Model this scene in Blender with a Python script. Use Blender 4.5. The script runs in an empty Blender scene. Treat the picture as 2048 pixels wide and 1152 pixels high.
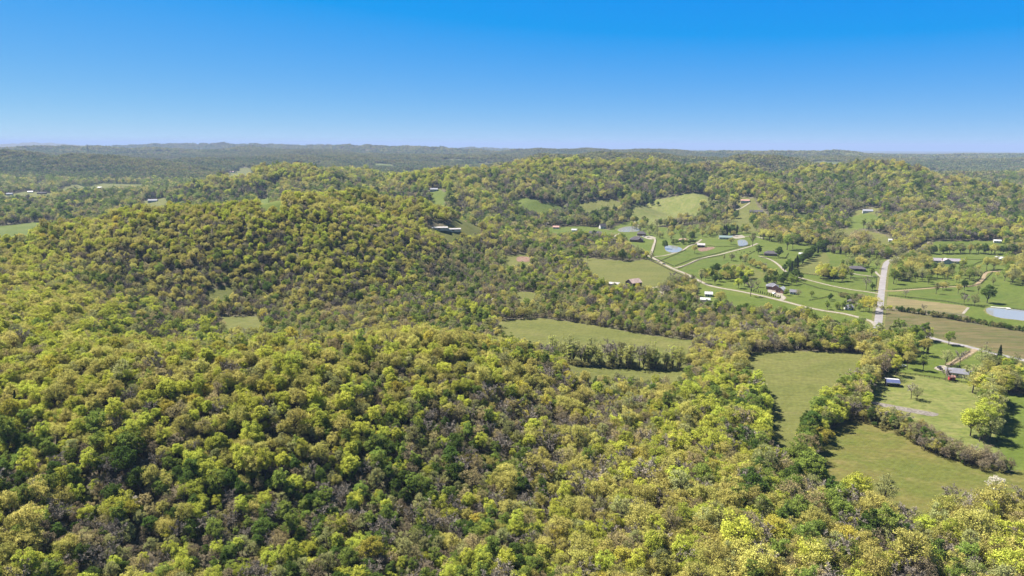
import bpy, math, random
import numpy as np
from mathutils import Matrix, Vector

R = math.radians
random.seed(7)
rng = np.random.default_rng(11)
SC = bpy.context.scene
COL = SC.collection

# ------------------------------------------------------------------ camera
CAM_H = 150.0
FPX = 1366.0                       # focal length in pixels of a 2048 wide frame
PITCH = math.atan((576 - 289.0) / FPX)
ROLL = R(0.22)
_f0 = Vector((0, math.cos(PITCH), -math.sin(PITCH)))
_u0 = Vector((0, math.sin(PITCH), math.cos(PITCH)))
_r0 = Vector((1, 0, 0))
_r = _r0 * math.cos(ROLL) + _u0 * math.sin(ROLL)
_u = _u0 * math.cos(ROLL) - _r0 * math.sin(ROLL)
cam_d = bpy.data.cameras.new('camera')
cam_d.sensor_width = 36.0
cam_d.lens = 36.0 * FPX / 2048.0
cam_d.clip_start = 1.0
cam_d.clip_end = 150000.0
cam = bpy.data.objects.new('camera', cam_d)
COL.objects.link(cam)
cam.matrix_world = Matrix(((_r.x, _u.x, -_f0.x, 0), (_r.y, _u.y, -_f0.y, 0), (_r.z, _u.z, -_f0.z, CAM_H), (0, 0, 0, 1)))
SC.camera = cam

# ------------------------------------------------------------------ sky, sun, exposure
SUN_AZ = R(-64.0)                  # clockwise from the view direction (+Y)
SUN_EL = R(55.0)
world = bpy.data.worlds.new('World')
SC.world = world
world.use_nodes = True
wn = world.node_tree
for n in list(wn.nodes):
    wn.nodes.remove(n)
w_out = wn.nodes.new('ShaderNodeOutputWorld')
w_bg = wn.nodes.new('ShaderNodeBackground')
w_sky = wn.nodes.new('ShaderNodeTexSky')
w_sky.sky_type = 'NISHITA'
w_sky.sun_disc = False
w_sky.sun_elevation = SUN_EL
w_sky.sun_rotation = SUN_AZ
w_sky.altitude = 6000
w_sky.air_density = 1.0
w_sky.dust_density = 0.0
w_sky.ozone_density = 10.0
# colour grade of the whole sky: the photograph's deep, even azure
w_sep = wn.nodes.new('ShaderNodeSeparateColor')
w_com = wn.nodes.new('ShaderNodeCombineColor')
wn.links.new(w_sky.outputs[0], w_sep.inputs[0])
def w_math(op, a, b, c=None):
    n = wn.nodes.new('ShaderNodeMath'); n.operation = op
    for i, v in enumerate((a, b, c)):
        if v is None: continue
        if isinstance(v, (int, float)): n.inputs[i].default_value = v
        else: wn.links.new(v, n.inputs[i])
    return n.outputs[0]
w_r = w_math('MAXIMUM', w_math('MULTIPLY', w_math('POWER', w_math('MAXIMUM', w_math('SUBTRACT', w_sep.outputs[0], 0.86), 0.0), 0.7), 1.12), 0.04)
w_g = w_math('MULTIPLY', w_math('POWER', w_sep.outputs[1], 0.60), 1.24)
w_b = w_math('MINIMUM', w_math('MULTIPLY', w_sep.outputs[2], 1.2), 4.95)
for k, v in enumerate((w_r, w_g, w_b)):
    wn.links.new(v, w_com.inputs[k])
w_bg.inputs['Strength'].default_value = 0.05
wn.links.new(w_com.outputs[0], w_bg.inputs['Color'])
wn.links.new(w_bg.outputs[0], w_out.inputs['Surface'])

sun_d = bpy.data.lights.new('sun', 'SUN')
sun_d.energy = 5.0
sun_d.angle = R(0.53)
sun_d.color = (1.0, 0.95, 0.87)
sun = bpy.data.objects.new('sun', sun_d)
COL.objects.link(sun)
_sd = Vector((math.sin(SUN_AZ) * math.cos(SUN_EL), math.cos(SUN_AZ) * math.cos(SUN_EL), math.sin(SUN_EL)))
sun.rotation_euler = _sd.to_track_quat('Z', 'Y').to_euler()

SC.view_settings.view_transform = 'Standard'
SC.view_settings.look = 'None'
SC.view_settings.gamma = 1.0
SC.view_settings.use_curve_mapping = False
SC.view_settings.exposure = 1.85
SC.cycles.max_bounces = 5
SC.cycles.diffuse_bounces = 3
SC.cycles.glossy_bounces = 2
SC.cycles.transmission_bounces = 2
SC.cycles.volume_bounces = 0
SC.cycles.transparent_max_bounces = 6
SC.cycles.use_fast_gi = False

# ------------------------------------------------------------------ noise
_P = np.random.default_rng(3).permutation(512).astype(np.int64)
_P = np.concatenate([_P, _P, _P])
_G = np.random.default_rng(5).uniform(0, 2 * np.pi, 512)
_GX, _GY = np.cos(_G), np.sin(_G)

def perlin(x, y):
    x = np.asarray(x, float); y = np.asarray(y, float)
    xi = np.floor(x).astype(np.int64); yi = np.floor(y).astype(np.int64)
    xf = x - xi; yf = y - yi
    xi &= 511; yi &= 511
    def g(ix, iy, dx, dy):
        h = _P[_P[ix] + iy]
        return _GX[h] * dx + _GY[h] * dy
    u = xf * xf * xf * (xf * (xf * 6 - 15) + 10); v = yf * yf * yf * (yf * (yf * 6 - 15) + 10)
    x1 = (xi + 1) & 511; y1 = (yi + 1) & 511
    a = g(xi, yi, xf, yf); b = g(x1, yi, xf - 1, yf)
    c = g(xi, y1, xf, yf - 1); d = g(x1, y1, xf - 1, yf - 1)
    return (a + u * (b - a) + v * (c + u * (d - c) - (a + u * (b - a)))) * 1.5

# ------------------------------------------------------------------ rays through the lens, used only to survey where things stand
_f3 = np.array(_f0); _r3 = np.array(_r); _u3 = np.array(_u)

def ray(u, v):
    d = _f3 + _r3 * ((u - 1024) / FPX) - _u3 * ((v - 576) / FPX)
    return d

def on_ray(u, v, Y):
    d = ray(u, v)
    t = Y / d[1]
    return d[0] * t, Y, CAM_H + d[2] * t

def project(p):
    q = np.asarray(p, float) - np.array([0, 0, CAM_H])
    c = q @ _f3
    return 1024 + FPX * (q @ _r3) / c, 576 - FPX * (q @ _u3) / c, c

# ------------------------------------------------------------------ terrain
TREE = 15.0
# crest lines: (u, v of the tree tops, depth Y, half width of the foot), surveyed from the photograph
CRESTS = [
    # near spur in the left foreground
    [(-420, 600, 350, 190), (-150, 662, 325, 165), (60, 684, 318, 150), (300, 676, 322, 145), (560, 668, 340, 145), (800, 668, 372, 130), (930, 688, 400, 110)],
    # shoulder running down towards the camera on the left
    [(-420, 600, 350, 200), (-330, 760, 280, 150), (-260, 980, 210, 120)],
    # ridge that closes the hollow on the left
    [(-420, 600, 350, 200), (-150, 612, 400, 170), (-40, 566, 500, 170), (10, 520, 610, 170), (20, 476, 720, 170)],
    # hill two
    [(-300, 490, 700, 200), (0, 468, 740, 185), (100, 448, 750, 185), (175, 428, 755, 190), (300, 406, 760, 195), (450, 408, 760, 195), (600, 398, 785, 200), (700, 404, 830, 180)],
    # spurs of hill two that run down into the hollow
    [(300, 406, 760, 150), (260, 470, 680, 90), (230, 540, 620, 60)],
    [(600, 398, 785, 150), (620, 470, 700, 90), (640, 530, 650, 60)],
    # second hump
    [(600, 398, 785, 190), (650, 388, 920, 200), (720, 380, 980, 210), (790, 392, 990, 190), (860, 412, 990, 160), (915, 448, 980, 120)],
    # left middle: knoll with a field on it
    [(430, 385, 1750, 260), (480, 352, 1800, 280), (570, 328, 1850, 310), (640, 345, 1800, 260), (660, 392, 1500, 240)],
    [(600, 345, 2050, 300), (690, 333, 2100, 320), (770, 352, 2000, 280)],
    # left far hills
    [(-250, 310, 3300, 620), (20, 302, 3300, 560), (80, 318, 3250, 500), (180, 306, 3300, 560), (260, 318, 3250, 480), (330, 332, 3150, 430), (400, 343, 3000, 330)],
    # centre hill
    [(760, 378, 1650, 230), (800, 362, 1700, 270), (870, 340, 1750, 310), (960, 336, 1800, 300), (1020, 334, 1850, 290), (1080, 323, 1900, 320), (1150, 320, 1950, 330), (1230, 319, 2000, 330), (1300, 323, 2000, 320), (1380, 331, 2000, 310), (1450, 330, 2000, 320), (1510, 347, 1900, 280), (1560, 347, 1850, 280), (1640, 337, 1900, 300), (1700, 331, 1900, 320), (1760, 331, 1880, 320), (1820, 348, 1800, 300), (1900, 360, 1700, 300), (1960, 368, 1650, 290), (2030, 388, 1550, 290), (2200, 420, 1500, 290)],
    # spurs of the centre hill, each with a hollow beside it
    [(870, 340, 1750, 300), (905, 358, 1620, 200), (940, 380, 1500, 150), (985, 404, 1400, 110)],
    [(1010, 334, 1840, 240), (1030, 352, 1680, 170), (1060, 378, 1540, 120)],
    [(1120, 321, 1930, 300), (1160, 342, 1740, 200), (1200, 362, 1620, 160), (1250, 388, 1530, 110)],
    [(1300, 323, 2000, 280), (1330, 345, 1800, 190), (1370, 364, 1660, 140), (1410, 384, 1560, 100)],
    [(1450, 330, 2000, 290), (1490, 352, 1720, 200), (1540, 368, 1560, 190), (1570, 398, 1450, 150)],
    [(1660, 335, 1900, 260), (1650, 362, 1700, 170), (1640, 392, 1520, 120)],
    [(1760, 331, 1880, 290), (1790, 362, 1620, 200), (1830, 395, 1420, 150)],
    [(1900, 360, 1700, 260), (1920, 385, 1520, 190), (1950, 410, 1380, 140)],
    # low knob on the right
    [(1800, 470, 1120, 120), (1850, 432, 1180, 190), (1930, 428, 1200, 210), (2000, 440, 1180, 200), (2120, 440, 1150, 240), (2300, 430, 1100, 260)],
    # hills right behind the centre hill
    [(1060, 318, 3000, 400), (1120, 305, 3100, 480), (1260, 305, 3200, 500), (1380, 311, 3200, 480), (1460, 316, 3200, 450)],
    [(1440, 320, 2900, 380), (1500, 312, 2950, 420), (1560, 312, 3000, 420), (1620, 324, 2900, 300)],
    [(1640, 318, 4300, 420), (1680, 312, 4400, 460), (1740, 315, 4400, 420)],
    [(1860, 352, 2700, 420), (1960, 346, 2700, 420), (2060, 345, 2600, 420), (2200, 340, 2600, 500)],
    # low ridges one behind the other towards the horizon
    [(-150, 301, 5300, 600), (60, 304, 5000, 500), (200, 308, 5000, 450), (330, 311, 5200, 450)],
    [(430, 308, 5600, 520), (560, 302, 5300, 560), (660, 304, 5300, 520), (760, 307, 5000, 450), (880, 309, 4800, 420), (1000, 310, 4600, 400)],
    [(1540, 311, 6300, 600), (1640, 307, 6600, 700), (1760, 309, 6500, 650), (1880, 312, 6300, 600), (2000, 310, 6800, 700), (2180, 310, 7000, 800)],
    [(1180, 302, 8500, 700), (1320, 301, 8800, 800), (1460, 303, 8600, 700), (1600, 302, 9000, 800)],
    # long ridge on the left horizon
    [(250, 292, 9500, 900), (330, 288, 9200, 1100), (380, 289, 9000, 1000), (450, 288, 9000, 1100), (540, 290, 8700, 1100), (600, 292, 8300, 900), (650, 292, 8000, 900), (700, 291, 7600, 1000), (760, 292, 7300, 1000), (850, 294, 7000, 900), (930, 298, 6900, 700), (980, 303, 6700, 500)],
    [(940, 295, 11500, 900), (1000, 297, 11500, 900), (1040, 302, 11000, 700)],
    [(-200, 288, 15000, 2400), (0, 288, 14500, 2200), (70, 284, 14500, 1800), (140, 288, 14500, 2000), (220, 291, 15000, 2000)],
]
_SEG = []
for cr in CRESTS:
    pts = []
    for (u, v, Y, w) in cr:
        x, y, z = on_ray(u, v, Y)
        curv = (x * x + y * y) / (2 * 7.3e6)
        pts.append((x, y, max(z - (10.5 if Y < 1100 else TREE) + curv, 2.0), w))
    _SEG += [(pts[i], pts[i + 1]) for i in range(len(pts) - 1)]
# each crest line keeps its own index so that its segments join by plain maximum
_SEGID = [k for k, cr in enumerate(CRESTS) for _ in range(len(cr) - 1)]

FLATS = []                          # (x, y, radius, level): levelled ground under the ponds

def H(x, y):
    shp = np.shape(x)
    x = np.asarray(x, float).ravel(); y = np.asarray(y, float).ravel()
    r2 = x * x + y * y
    n = len(CRESTS)
    best = np.zeros((n, len(x)))
    for k, (a, b) in zip(_SEGID, _SEG):
        wm = max(a[3], b[3])
        m = np.nonzero((x > min(a[0], b[0]) - wm) & (x < max(a[0], b[0]) + wm) & (y > min(a[1], b[1]) - wm) & (y < max(a[1], b[1]) + wm))[0]
        if not len(m):
            continue
        xs, ys = x[m], y[m]
        dx, dy = b[0] - a[0], b[1] - a[1]
        t = np.clip(((xs - a[0]) * dx + (ys - a[1]) * dy) / (dx * dx + dy * dy), 0, 1)
        d = np.hypot(xs - a[0] - t * dx, ys - a[1] - t * dy)
        q = np.clip(d / (a[3] + t * (b[3] - a[3])), 0, 1)
        h = (a[2] + t * (b[2] - a[2])) * (0.5 + 0.5 * np.cos(np.pi * q))
        best[k, m] = np.maximum(best[k, m], h)
    mx = best.max(0) + 1e-6
    h = mx * (((best / mx) ** 14).sum(0)) ** (1 / 14)
    h[mx < 1e-5] = 0
    # small gullies on the slopes
    h = h * (1 + 0.15 * perlin(x / 190 + 3.1, y / 190) + 0.08 * perlin(x / 75, y / 75 + 9))
    # gentle swell of the valley floor
    h = h + 1.6 * perlin(x / 240 + 7.7, y / 240 + 1.3) + 0.5 * perlin(x / 60, y / 60)
    far = np.clip((np.sqrt(r2) - 2300) / 3000, 0, 1)
    m = np.nonzero(far > 0)[0]
    if len(m):
        xs, ys = x[m], y[m]
        roll = 0.5 + 0.5 * perlin(xs / 1500 + 11.3, ys / 1100 + 4.1)
        roll2 = np.abs(perlin(xs / 700 + 2.0, ys / 520 + 8.0))
        lvl = np.clip(1 - (np.sqrt(r2[m]) - 6500) / 6000, 0.22, 1)
        h[m] += far[m] * lvl * np.clip(1 - h[m] / 70, 0, 1) * (92 * roll ** 2 + 62 * (1 - roll2) * roll + 10 * perlin(xs / 4200, ys / 3800 + 3) - 6)
    h = h - r2 / (2 * 7.3e6)
    for (fx, fy, fr, fz) in FLATS:
        m = np.nonzero((np.abs(x - fx) < 2 * fr) & (np.abs(y - fy) < 2 * fr))[0]
        if len(m):
            q = np.clip(2 - np.hypot(x[m] - fx, y[m] - fy) / fr, 0, 1)
            q = q * q * (3 - 2 * q)
            h[m] = h[m] * (1 - q) + fz * q
    return h.reshape(shp)

def H1(x, y):
    return float(H(np.array([x]), np.array([y]))[0])

_TT = np.concatenate([np.linspace(120, 1500, 1400), np.geomspace(1501, 16000, 900)])

def at(u, v, up=0.0):
    """ground point seen at a pixel (up: the sight line grazes something that tall instead)"""
    d = ray(u, v)
    x = d[0] / d[1] * _TT; z = CAM_H + d[2] / d[1] * _TT
    g = H(x, _TT) + up
    k = np.argmax(z < g)
    if k == 0:
        k = len(_TT) - 1
    a, b = z[k - 1] - g[k - 1], z[k] - g[k]
    t = a / (a - b) if a != b else 0
    Y = _TT[k - 1] + t * (_TT[k] - _TT[k - 1])
    X = d[0] / d[1] * Y
    return np.array([X, Y, H1(X, Y)])

def poly(pts):
    out = []
    for p in pts:
        q = at(p[0], p[1], p[2] * 0.8 if len(p) > 2 else 0.0)
        out.append((q[0], q[1]))
    return np.array(out)

def inside(pg, x, y):
    r = np.zeros(x.shape, bool)
    lo, hi = pg.min(0), pg.max(0)
    m = (x >= lo[0]) & (x <= hi[0]) & (y >= lo[1]) & (y <= hi[1])
    if not m.any():
        return r
    xs, ys = x[m], y[m]
    c = np.zeros(xs.shape, bool)
    n = len(pg)
    for i in range(n):
        x1, y1 = pg[i]; x2, y2 = pg[(i + 1) % n]
        if y1 == y2:
            continue
        k = ((y1 > ys) != (y2 > ys)) & (xs < (x2 - x1) * (ys - y1) / (y2 - y1) + x1)
        c ^= k
    r[m] = c
    return r

def line_dist(pl, x, y):
    d = np.full(x.shape, 1e9)
    for (a, b) in zip(pl[:-1], pl[1:]):
        dx, dy = b[0] - a[0], b[1] - a[1]
        L = dx * dx + dy * dy
        t = np.clip(((x - a[0]) * dx + (y - a[1]) * dy) / max(L, 1e-6), 0, 1)
        d = np.minimum(d, np.hypot(x - a[0] - t * dx, y - a[1] - t * dy))
    return d

# ------------------------------------------------------------------ materials
def new_mat(name):
    m = bpy.data.materials.new(name)
    m.use_nodes = True
    nt = m.node_tree
    for n in list(nt.nodes):
        nt.nodes.remove(n)
    out = nt.nodes.new('ShaderNodeOutputMaterial')
    return m, nt, out

def mat_plain(name, col, rough=0.8, spec=0.2, metal=0.0, vary=0.12, scale=1.5):
    m, nt, out = new_mat(name)
    b = nt.nodes.new('ShaderNodeBsdfPrincipled')
    b.inputs['Roughness'].default_value = rough
    b.inputs['Specular IOR Level'].default_value = spec
    b.inputs['Metallic'].default_value = metal
    tc = nt.nodes.new('ShaderNodeTexCoord')
    nz = nt.nodes.new('ShaderNodeTexNoise')
    nz.inputs['Scale'].default_value = scale
    nz.inputs['Detail'].default_value = 5
    mp = nt.nodes.new('ShaderNodeMapRange')
    mp.inputs['From Min'].default_value = 0.3; mp.inputs['From Max'].default_value = 0.7
    mp.inputs['To Min'].default_value = 1 - vary; mp.inputs['To Max'].default_value = 1 + vary
    mx = nt.nodes.new('ShaderNodeVectorMath'); mx.operation = 'SCALE'
    mx.inputs[0].default_value = col[:3]
    nt.links.new(tc.outputs['Object'], nz.inputs['Vector'])
    nt.links.new(nz.outputs['Fac'], mp.inputs['Value'])
    nt.links.new(mp.outputs[0], mx.inputs['Scale'])
    nt.links.new(mx.outputs[0], b.inputs['Base Color'])
    nt.links.new(b.outputs[0], out.inputs['Surface'])
    return m

def mat_ground(name, cols, scales, thr=((0.35, 0.65), (0.4, 0.6), (0.4, 0.6)), stretch=None, bump=0.0, attr=None, attrcol=None, rows=None):
    """layered noise of up to four base colours in world metres"""
    m, nt, out = new_mat(name)
    b = nt.nodes.new('ShaderNodeBsdfPrincipled')
    b.inputs['Roughness'].default_value = 0.95
    b.inputs['Specular IOR Level'].default_value = 0.1
    geo = nt.nodes.new('ShaderNodeNewGeometry')
    vec = geo.outputs['Position']
    if stretch:
        mp = nt.nodes.new('ShaderNodeMapping')
        mp.inputs['Rotation'].default_value = (0, 0, stretch[0])
        mp.inputs['Scale'].default_value = (stretch[1], 1, 1)
        nt.links.new(vec, mp.inputs['Vector'])
        vec = mp.outputs[0]
    last = None
    for i, c in enumerate(cols):
        if i == 0:
            rgb = nt.nodes.new('ShaderNodeRGB'); rgb.outputs[0].default_value = (*c, 1)
            last = rgb.outputs[0]
            continue
        nz = nt.nodes.new('ShaderNodeTexNoise')
        nz.inputs['Scale'].default_value = 1.0 / scales[i - 1]
        nz.inputs['Detail'].default_value = 6
        nz.inputs['Roughness'].default_value = 0.62
        nt.links.new(vec, nz.inputs['Vector'])
        mr = nt.nodes.new('ShaderNodeMapRange')
        mr.inputs['From Min'].default_value, mr.inputs['From Max'].default_value = thr[i - 1]
        nt.links.new(nz.outputs['Fac'], mr.inputs['Value'])
        mx = nt.nodes.new('ShaderNodeMix'); mx.data_type = 'RGBA'
        nt.links.new(mr.outputs[0], mx.inputs[0])
        nt.links.new(last, mx.inputs[6])
        mx.inputs[7].default_value = (*c, 1)
        last = mx.outputs[2]
    if attr:
        at_ = nt.nodes.new('ShaderNodeAttribute'); at_.attribute_name = attr
        mx = nt.nodes.new('ShaderNodeMix'); mx.data_type = 'RGBA'
        nt.links.new(at_.outputs['Fac'], mx.inputs[0])
        nt.links.new(last, mx.inputs[6])
        mx.inputs[7].default_value = (*attrcol, 1)
        last = mx.outputs[2]
    if rows:
        # faint mowing or drilling rows
        rm = nt.nodes.new('ShaderNodeMapping'); rm.inputs['Rotation'].default_value = (0, 0, rows[0])
        nt.links.new(geo.outputs['Position'], rm.inputs['Vector'])
        wv = nt.nodes.new('ShaderNodeTexWave'); wv.inputs['Scale'].default_value = 0.314 / rows[1] * 2; wv.inputs['Distortion'].default_value = 9.0
        wv.inputs['Detail'].default_value = 2; wv.inputs['Detail Scale'].default_value = 0.4
        nt.links.new(rm.outputs[0], wv.inputs['Vector'])
        wr = nt.nodes.new('ShaderNodeMapRange'); wr.inputs['To Min'].default_value = 0.965; wr.inputs['To Max'].default_value = 1.035
        nt.links.new(wv.outputs['Fac'], wr.inputs['Value'])
        ws = nt.nodes.new('ShaderNodeVectorMath'); ws.operation = 'SCALE'
        nt.links.new(last, ws.inputs[0]); nt.links.new(wr.outputs[0], ws.inputs['Scale'])
        last = ws.outputs[0]
    if bump:
        # fine mottling: tussocks and trodden spots
        fz = nt.nodes.new('ShaderNodeTexNoise'); fz.inputs['Scale'].default_value = 0.42; fz.inputs['Detail'].default_value = 8; fz.inputs['Roughness'].default_value = 0.75
        nt.links.new(vec, fz.inputs['Vector'])
        fr = nt.nodes.new('ShaderNodeMapRange'); fr.inputs['From Min'].default_value = 0.32; fr.inputs['From Max'].default_value = 0.68
        fr.inputs['To Min'].default_value = 0.72; fr.inputs['To Max'].default_value = 1.28
        nt.links.new(fz.outputs['Fac'], fr.inputs['Value'])
        sc_ = nt.nodes.new('ShaderNodeVectorMath'); sc_.operation = 'SCALE'
        nt.links.new(last, sc_.inputs[0]); nt.links.new(fr.outputs[0], sc_.inputs['Scale'])
        last = sc_.outputs[0]
    nt.links.new(last, b.inputs['Base Color'])
    if bump:
        nz = nt.nodes.new('ShaderNodeTexNoise')
        nz.inputs['Scale'].default_value = 0.55
        nz.inputs['Detail'].default_value = 6
        nt.links.new(geo.outputs['Position'], nz.inputs['Vector'])
        bp = nt.nodes.new('ShaderNodeBump')
        bp.inputs['Strength'].default_value = bump
        bp.inputs['Distance'].default_value = 0.4
        nt.links.new(nz.outputs['Fac'], bp.inputs['Height'])
        nt.links.new(bp.outputs[0], b.inputs['Normal'])
    nt.links.new(b.outputs[0], out.inputs['Surface'])
    return m

M = {}
M['floor'] = mat_ground('woodland_floor', [(0.077, 0.063, 0.041), (0.054, 0.059, 0.023), (0.113, 0.094, 0.067)], [9, 3.5], thr=((0.42, 0.6), (0.5, 0.7)), bump=0.5, attr='grass', attrcol=(0.070, 0.085, 0.026))
M['hay'] = mat_ground('hay_meadow', [(0.069, 0.074, 0.019), (0.088, 0.086, 0.025), (0.054, 0.063, 0.014), (0.099, 0.09, 0.034)], [28, 7, 13], thr=((0.4, 0.65), (0.5, 0.75), (0.56, 0.8)), stretch=(0.35, 0.45), bump=0.8, rows=(0.35, 6.0))
M['tan'] = mat_ground('dry_meadow', [(0.066, 0.072, 0.015), (0.093, 0.076, 0.024), (0.054, 0.065, 0.013), (0.106, 0.087, 0.032)], [60, 5, 8], thr=((0.43, 0.58), (0.52, 0.72), (0.55, 0.75)), stretch=(0.9, 0.5), bump=0.8, rows=(0.9, 5.0))
M['lush'] = mat_ground('lush_pasture', [(0.054, 0.073, 0.011), (0.07, 0.085, 0.016), (0.039, 0.058, 0.009), (0.086, 0.087, 0.025)], [32, 6, 10], thr=((0.4, 0.62), (0.52, 0.75), (0.6, 0.8)), stretch=(-0.25, 0.6), bump=0.8)
M['lush2'] = mat_ground('rich_pasture', [(0.05, 0.071, 0.011), (0.065, 0.078, 0.015), (0.039, 0.056, 0.01), (0.088, 0.086, 0.027)], [24, 5, 8], thr=((0.4, 0.62), (0.5, 0.7), (0.6, 0.8)), stretch=(0.5, 0.5), bump=0.8)
M['meadow_mix'] = mat_ground('tussocky_paddock', [(0.086, 0.096, 0.024), (0.110, 0.108, 0.036), (0.062, 0.080, 0.017), (0.120, 0.112, 0.044)], [14, 4, 6], thr=((0.42, 0.6), (0.48, 0.66), (0.56, 0.76)), stretch=(0.2, 0.6), bump=0.9)
M['stub'] = mat_ground('stubble', [(0.124, 0.099, 0.048), (0.09, 0.083, 0.031), (0.147, 0.116, 0.064), (0.101, 0.081, 0.037)], [26, 6, 3], thr=((0.42, 0.62), (0.5, 0.68), (0.5, 0.7)), stretch=(-0.18, 0.2), bump=0.8, rows=(2.9, 3.2))
M['stub2'] = mat_ground('weedy_stubble', [(0.066, 0.059, 0.024), (0.085, 0.068, 0.031), (0.053, 0.056, 0.017), (0.109, 0.085, 0.044)], [22, 6, 9], thr=((0.45, 0.6), (0.46, 0.62), (0.58, 0.72)), stretch=(-0.2, 0.2), bump=0.8, rows=(2.9, 3.2))
M['dirt'] = mat_ground('red_earth', [(0.113, 0.061, 0.042), (0.075, 0.038, 0.027), (0.158, 0.11, 0.083)], [5, 2.5], bump=0.4)
M['gravel'] = mat_ground('pale_gravel', [(0.177, 0.154, 0.124), (0.13, 0.113, 0.085), (0.214, 0.19, 0.158)], [6, 1.5], bump=0.2)
M['asphalt'] = mat_ground('weathered_asphalt', [(0.156, 0.141, 0.141), (0.13, 0.119, 0.116), (0.182, 0.167, 0.165)], [12, 2.0], stretch=(1.45, 0.3), bump=0.1)
M['track'] = mat_ground('earth_track', [(0.166, 0.123, 0.073), (0.131, 0.097, 0.054), (0.198, 0.152, 0.1)], [6, 1.5], bump=0.2)
M['verge'] = mat_ground('dry_verge', [(0.095, 0.087, 0.028), (0.125, 0.104, 0.045), (0.065, 0.074, 0.018)], [7, 2.2], bump=0.5)
M['scree'] = mat_ground('pale_rubble', [(0.114, 0.099, 0.084), (0.076, 0.062, 0.05), (0.147, 0.131, 0.117)], [3, 1.2], bump=0.5)

def mat_water():
    m, nt, out = new_mat('pond_water')
    b = nt.nodes.new('ShaderNodeBsdfPrincipled')
    b.inputs['Base Color'].default_value = (0.17, 0.17, 0.16, 1)
    b.inputs['Roughness'].default_value = 0.16
    b.inputs['Specular IOR Level'].default_value = 0.8
    geo = nt.nodes.new('ShaderNodeNewGeometry')
    nz = nt.nodes.new('ShaderNodeTexNoise')
    nz.inputs['Scale'].default_value = 0.5; nz.inputs['Detail'].default_value = 4
    nt.links.new(geo.outputs['Position'], nz.inputs['Vector'])
    bp = nt.nodes.new('ShaderNodeBump'); bp.inputs['Strength'].default_value = 0.12; bp.inputs['Distance'].default_value = 0.2
    nt.links.new(nz.outputs['Fac'], bp.inputs['Height'])
    nt.links.new(bp.outputs[0], b.inputs['Normal'])
    nt.links.new(b.outputs[0], out.inputs['Surface'])
    return m
M['water'] = mat_water()

# ------------------------------------------------------------------ object helpers
def tag(o, label=None, cat=None, group=None, kind=None):
    if label: o['label'] = label
    if cat: o['category'] = cat
    if group: o['group'] = group
    if kind: o['kind'] = kind
    return o

def mesh_np(name, verts, quads=None, tris=None, mat=None, smooth=False):
    """fast mesh from arrays"""
    me = bpy.data.meshes.new(name)
    verts = np.asarray(verts, np.float32)
    nq = 0 if quads is None else len(quads)
    ntr = 0 if tris is None else len(tris)
    idx = []
    if nq: idx.append(np.asarray(quads, np.int32).ravel())
    if ntr: idx.append(np.asarray(tris, np.int32).ravel())
    idx = np.concatenate(idx)
    me.vertices.add(len(verts)); me.vertices.foreach_set('co', verts.ravel())
    me.loops.add(len(idx)); me.loops.foreach_set('vertex_index', idx)
    me.polygons.add(nq + ntr)
    ls = np.concatenate([np.arange(nq) * 4, nq * 4 + np.arange(ntr) * 3]).astype(np.int32)
    me.polygons.foreach_set('loop_start', ls)
    if smooth:
        me.polygons.foreach_set('use_smooth', np.ones(nq + ntr, bool))
    if mat is not None:
        for mm in (mat if isinstance(mat, (list, tuple)) else [mat]):
            me.materials.append(mm)
    me.update(calc_edges=True)
    return me

def obj(name, me, parent=None, loc=None):
    o = bpy.data.objects.new(name, me)
    COL.objects.link(o)
    if parent is not None: o.parent = parent
    if loc is not None: o.location = loc
    return o

def empty(name, loc, rz=0.0):
    o = bpy.data.objects.new(name, None)
    o.empty_display_size = 0.5
    COL.objects.link(o)
    o.location = loc; o.rotation_euler = (0, 0, rz)
    return o

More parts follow.
